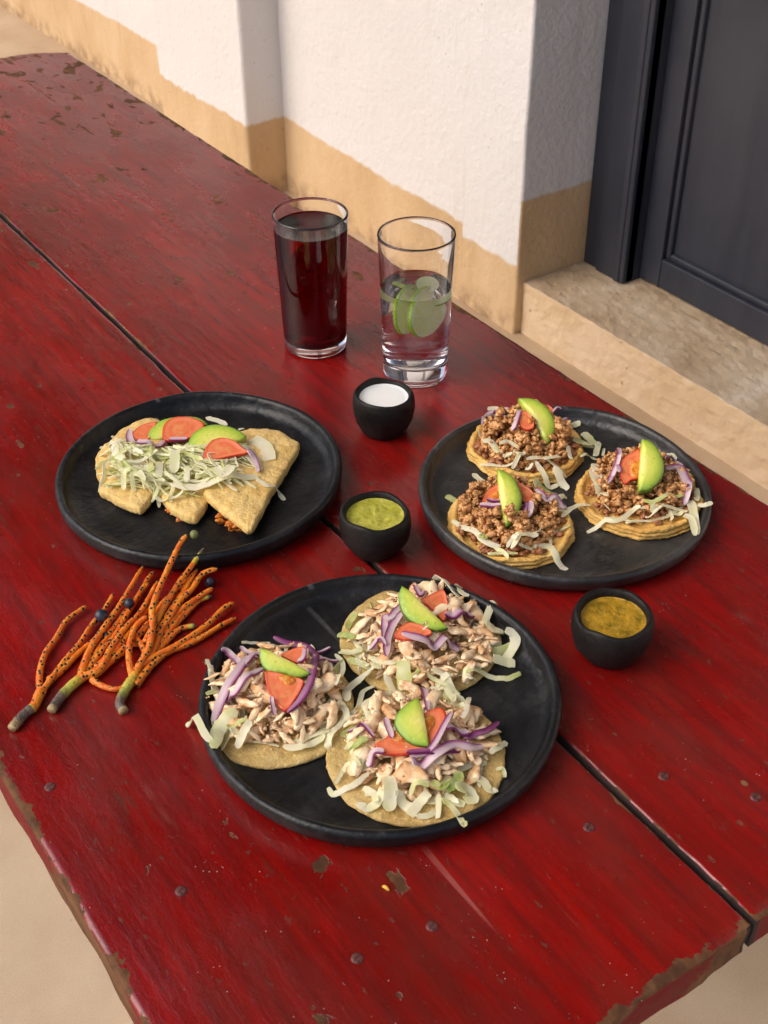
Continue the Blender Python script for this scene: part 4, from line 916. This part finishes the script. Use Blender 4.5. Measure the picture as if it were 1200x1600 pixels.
for t in [([(450, 465), (560, 465), (680, 430), (800, 405), (930, 390)], 50, .12), ([(920, 395), (980, 440), (1040, 490), (1075, 515)], 28, .03), ([(370, 545), (440, 510), (520, 490)], 25, .02), ([(640, 60), (700, 75), (760, 100)], 30, .0), ([(820, 125), (855, 120)], 22, 0.), ([(900, 180), (970, 230), (990, 300)], 85, .05), ([(850, 250), (920, 300), (960, 350)], 105, .05), ([(40, 305), (80, 275), (120, 260)], 18, .0), ([(60, 230), (130, 215), (180, 210)], 22, 0.), ([(125, 170), (170, 185), (220, 180)], 20, 0.), ([(140, 230), (150, 290), (190, 305)], 45, 0.),
          ([(190, 465), (200, 420), (230, 380)], 30, .3), ([(280, 400), (310, 460)], 30, .1), ([(240, 420), (245, 470)], 25, .2), ([(390, 330), (385, 420)], 40, .1), ([(480, 290), (470, 400)], 55, .2), ([(540, 350), (535, 420)], 35, .1), ([(330, 360), (350, 400)], 40, .5), ([(690, 370), (740, 390), (790, 370)], 60, .05), ([(200, 300), (290, 310), (380, 290)], 30, .05)]:
    strip_px(HL, lett, c4(t[0]), t[1]/3.53*QPX, t[2])
def single(o, label, cat, group): tag(o, label, cat, group); return o
single(onion_px(HL, None, c4([(225, 130), (220, 180), (250, 220), (310, 240), (380, 225), (440, 195)]), .0075, .02, side=1), 'large pale onion arc under the leftmost tomato slice', 'onion slice', 'onion slices on the lettuce heap')
single(tomato(HL, None, c4([(230, 165), (260, 120), (310, 95), (370, 85), (350, 130), (330, 180), (260, 186)]), lean=.3, th=.004), 'small tomato piece at the left end of the lettuce heap', 'tomato slice', 'tomato slices on the lettuce heap')
single(avocado(HL, None, c4([(310, 180), (330, 130), (380, 85), (450, 62), (540, 55), (610, 65), (655, 98)]), c4([(560, 130), (450, 160), (380, 182)]), lean=.3, th=.006), 'avocado slice partly hidden behind the middle tomato slice', 'avocado slice', 'avocado slices on the lettuce heap')
single(tomato(HL, None, c4([(400, 150), (410, 100), (450, 65), (510, 55), (580, 65), (635, 100), (600, 150), (545, 178), (440, 190), (405, 172)]), lean=.35, th=.004), 'middle tomato slice lying on an avocado slice', 'tomato slice', 'tomato slices on the lettuce heap')
single(onion_px(HL, None, c4([(440, 185), (490, 185), (540, 190)]), .005, .2), 'short onion strip below the middle tomato slice', 'onion slice', 'onion slices on the lettuce heap')
single(avocado(HL, None, c4([(545, 275), (540, 215), (570, 150), (640, 108), (720, 100), (800, 120), (865, 160)]), c4([(820, 190), (700, 190), (640, 240), (610, 265)]), lean=.35, th=.007), 'large arched avocado slice behind the rightmost tomato slice', 'avocado slice', 'avocado slices on the lettuce heap')
single(tomato(HL, None, c4([(630, 290), (640, 230), (680, 185), (740, 172), (800, 190), (850, 230), (875, 255), (780, 275), (700, 292)]), lean=.4, th=.004), 'rightmost tomato slice leaning on the arched avocado slice', 'tomato slice', 'tomato slices on the lettuce heap')
single(onion_px(HL, None, c4([(870, 260), (910, 300), (935, 370)]), .0055, .0, side=-1), 'narrow onion strip at the right end of the lettuce heap', 'onion slice', 'onion slices on the lettuce heap')

# ------------------------------------------------------------------ palm flower stalks with berries
cs = lambda L: [(x/3, 810+y/3) for x, y in L]
def branch(name, root, pts, z0, z1, r0, r1, base=False, green=False, sag=0.):
    n = len(pts); q = cs(pts); w = [P(x, y, z0+(z1-z0)*(i/(n-1))+sag*math.sin(math.pi*i/(n-1))) for i, (x, y) in enumerate(q)]
    c = crom(w, 9); N = len(c); sd = pts[0][0]*.37
    V, F = tube(c, lambda f: (r0+(r1-r0)*f)*(1+.16*nz(f*14+sd, 2.)+.12*nz(f*46+sd, 5.))*(1 if f < .93 else max(.25, (1-f)/.07*.8+.2)), 9)
    A = []
    for i in range(N):
        f = i/(N-1)
        if base: t = (min(1., f*1.15) if base == 2 else (f*.8 if f < .42 else 1.))
        else: t = 1. if f < .8 else (1.-(f-.8)/.2*(1.0 if green else .0)) if green else (1. if f < .965 else .2)
        A += [t]*9
    return attach(obj(name, V, F, M_STALK, attr={'tip': A}), root)
def berry(root, x, y, r, z, mat):
    p = P(*cs([(x, y)])[0], z); rr = r/3*.00056
    o = obj('berry', *lathe([(0, -rr), (rr*.5, -rr*.87), (rr*.87, -rr*.5), (rr, 0), (rr*.87, rr*.5), (rr*.5, rr*.85), (rr*.12, rr*.96), (0, rr*.93)], 18, wob=.04, seed=x), mat); o.location = p; o.rotation_euler = (U(-1, 1), U(-1, 1), U(0, 6)); return attach(o, root)
def stalk(label, base, z, branches, berries, green=True):
    b = P(*cs([base[0]])[0], 0); root = tag(empty('palm_flower_stalk', (b.x, b.y, T)), label, 'palm stalk', 'spotted orange palm flower stalks')
    branch('stem', root, base, .0042, z, .0042, .0044, base=2 if green else 1)
    for (pts, z0, z1, g) in branches: branch('branch', root, pts, z0, z1, U(.0029, .0036), U(.0019, .0024), green=g)
    for (x, y, r, zz, m) in berries: berry(root, x, y, r, zz, m)
stalk('leftmost orange spotted palm stalk with one separate arching branch', [(55, 985), (110, 920), (160, 880), (185, 825), (200, 800)], .0045, [
    ([(190, 825), (185, 740), (210, 640), (270, 550), (310, 480), (370, 435), (405, 410)], .004, .0045, False), ([(200, 805), (250, 740), (310, 660), (370, 590), (430, 500), (480, 440), (515, 385), (532, 350)], .004, .006, False), ([(230, 760), (300, 700), (360, 640), (430, 580), (470, 540)], .003, .003, False)], [(475, 455, 32, .012, M_BERRY)], False)
stalk('middle orange spotted palm stalk with a pale yellow-green stem', [(240, 900), (290, 830), (350, 770), (395, 738)], .0055, [
    ([(380, 735), (420, 620), (490, 510), (560, 410), (620, 310), (672, 222)], .006, .012, False), ([(395, 740), (470, 705), (520, 610), (590, 510), (650, 450), (700, 370), (740, 290)], .006, .012, False), ([(410, 720), (470, 630), (540, 550), (590, 460), (650, 360), (690, 290), (722, 248)], .004, .007, False),
    ([(430, 750), (500, 690), (590, 600), (680, 520), (760, 400), (850, 320), (930, 240)], .003, .009, False), ([(430, 755), (480, 785), (540, 800), (592, 788)], .004, .003, False), ([(490, 690), (560, 640), (640, 560), (700, 480)], .003, .004, False), ([(410, 735), (500, 660), (600, 600), (660, 590)], .003, .004, False), ([(420, 690), (480, 590), (560, 480), (640, 370), (700, 300)], .004, .006, False), ([(450, 700), (540, 620), (620, 520), (690, 430), (745, 385)], .004, .007, False)], [(605, 398, 25, .011, M_BERRY), (500, 550, 17, .005, M_BERRY)])
stalk('rightmost orange spotted palm stalk whose longest branch ends in a green berry', [(580, 905), (562, 865), (590, 800), (620, 755), (650, 700)], .006, [
    ([(622, 750), (605, 660), (610, 580), (640, 500), (692, 458)], .006, .015, False), ([(645, 705), (700, 600), (715, 500), (715, 420), (750, 320), (800, 210), (850, 110), (880, 75)], .007, .034, False), ([(660, 690), (740, 640), (820, 600), (900, 550), (980, 490), (1050, 420), (1100, 395)], .006, .006, False), ([(640, 780), (700, 700), (780, 630), (880, 590), (960, 550), (1040, 500), (1110, 465)], .004, .004, False),
    ([(680, 580), (740, 470), (790, 380), (840, 300), (900, 220), (955, 140)], .008, .022, True), ([(700, 580), (790, 460), (850, 380), (900, 330), (950, 260), (1022, 235)], .007, .016, False), ([(720, 590), (800, 490), (860, 420), (930, 370), (1000, 325)], .005, .009, False), ([(740, 620), (790, 540), (860, 460), (930, 390), (992, 362)], .003, .005, True), ([(720, 640), (770, 590), (840, 520), (922, 502)], .003, .004, True), ([(690, 640), (660, 590), (640, 560)], .004, .008, False), ([(670, 690), (720, 620), (760, 520), (820, 430), (870, 330), (925, 235)], .005, .013, False), ([(690, 670), (760, 580), (830, 480), (900, 400), (985, 330)], .004, .006, False), ([(700, 610), (740, 540), (800, 430), (855, 350), (860, 310)], .006, .012, False)],
    [(910, 75, 22, .036, M_GBERRY), (982, 297, 26, .006, M_BERRY)])
p = P(603, 1388, .0006)
o = obj('petal_scrap', *tube(crom([p+Vector((-.0012, .0028, 0)), p+Vector((0, .0005, .0008)), p+Vector((.0008, -.003, 0))], 4), lambda f: .0004+.0011*math.sin(math.pi*f), 6), M_YELLOW); tag(o, 'tiny yellow petal scrap lying on the red table in front', 'petal')
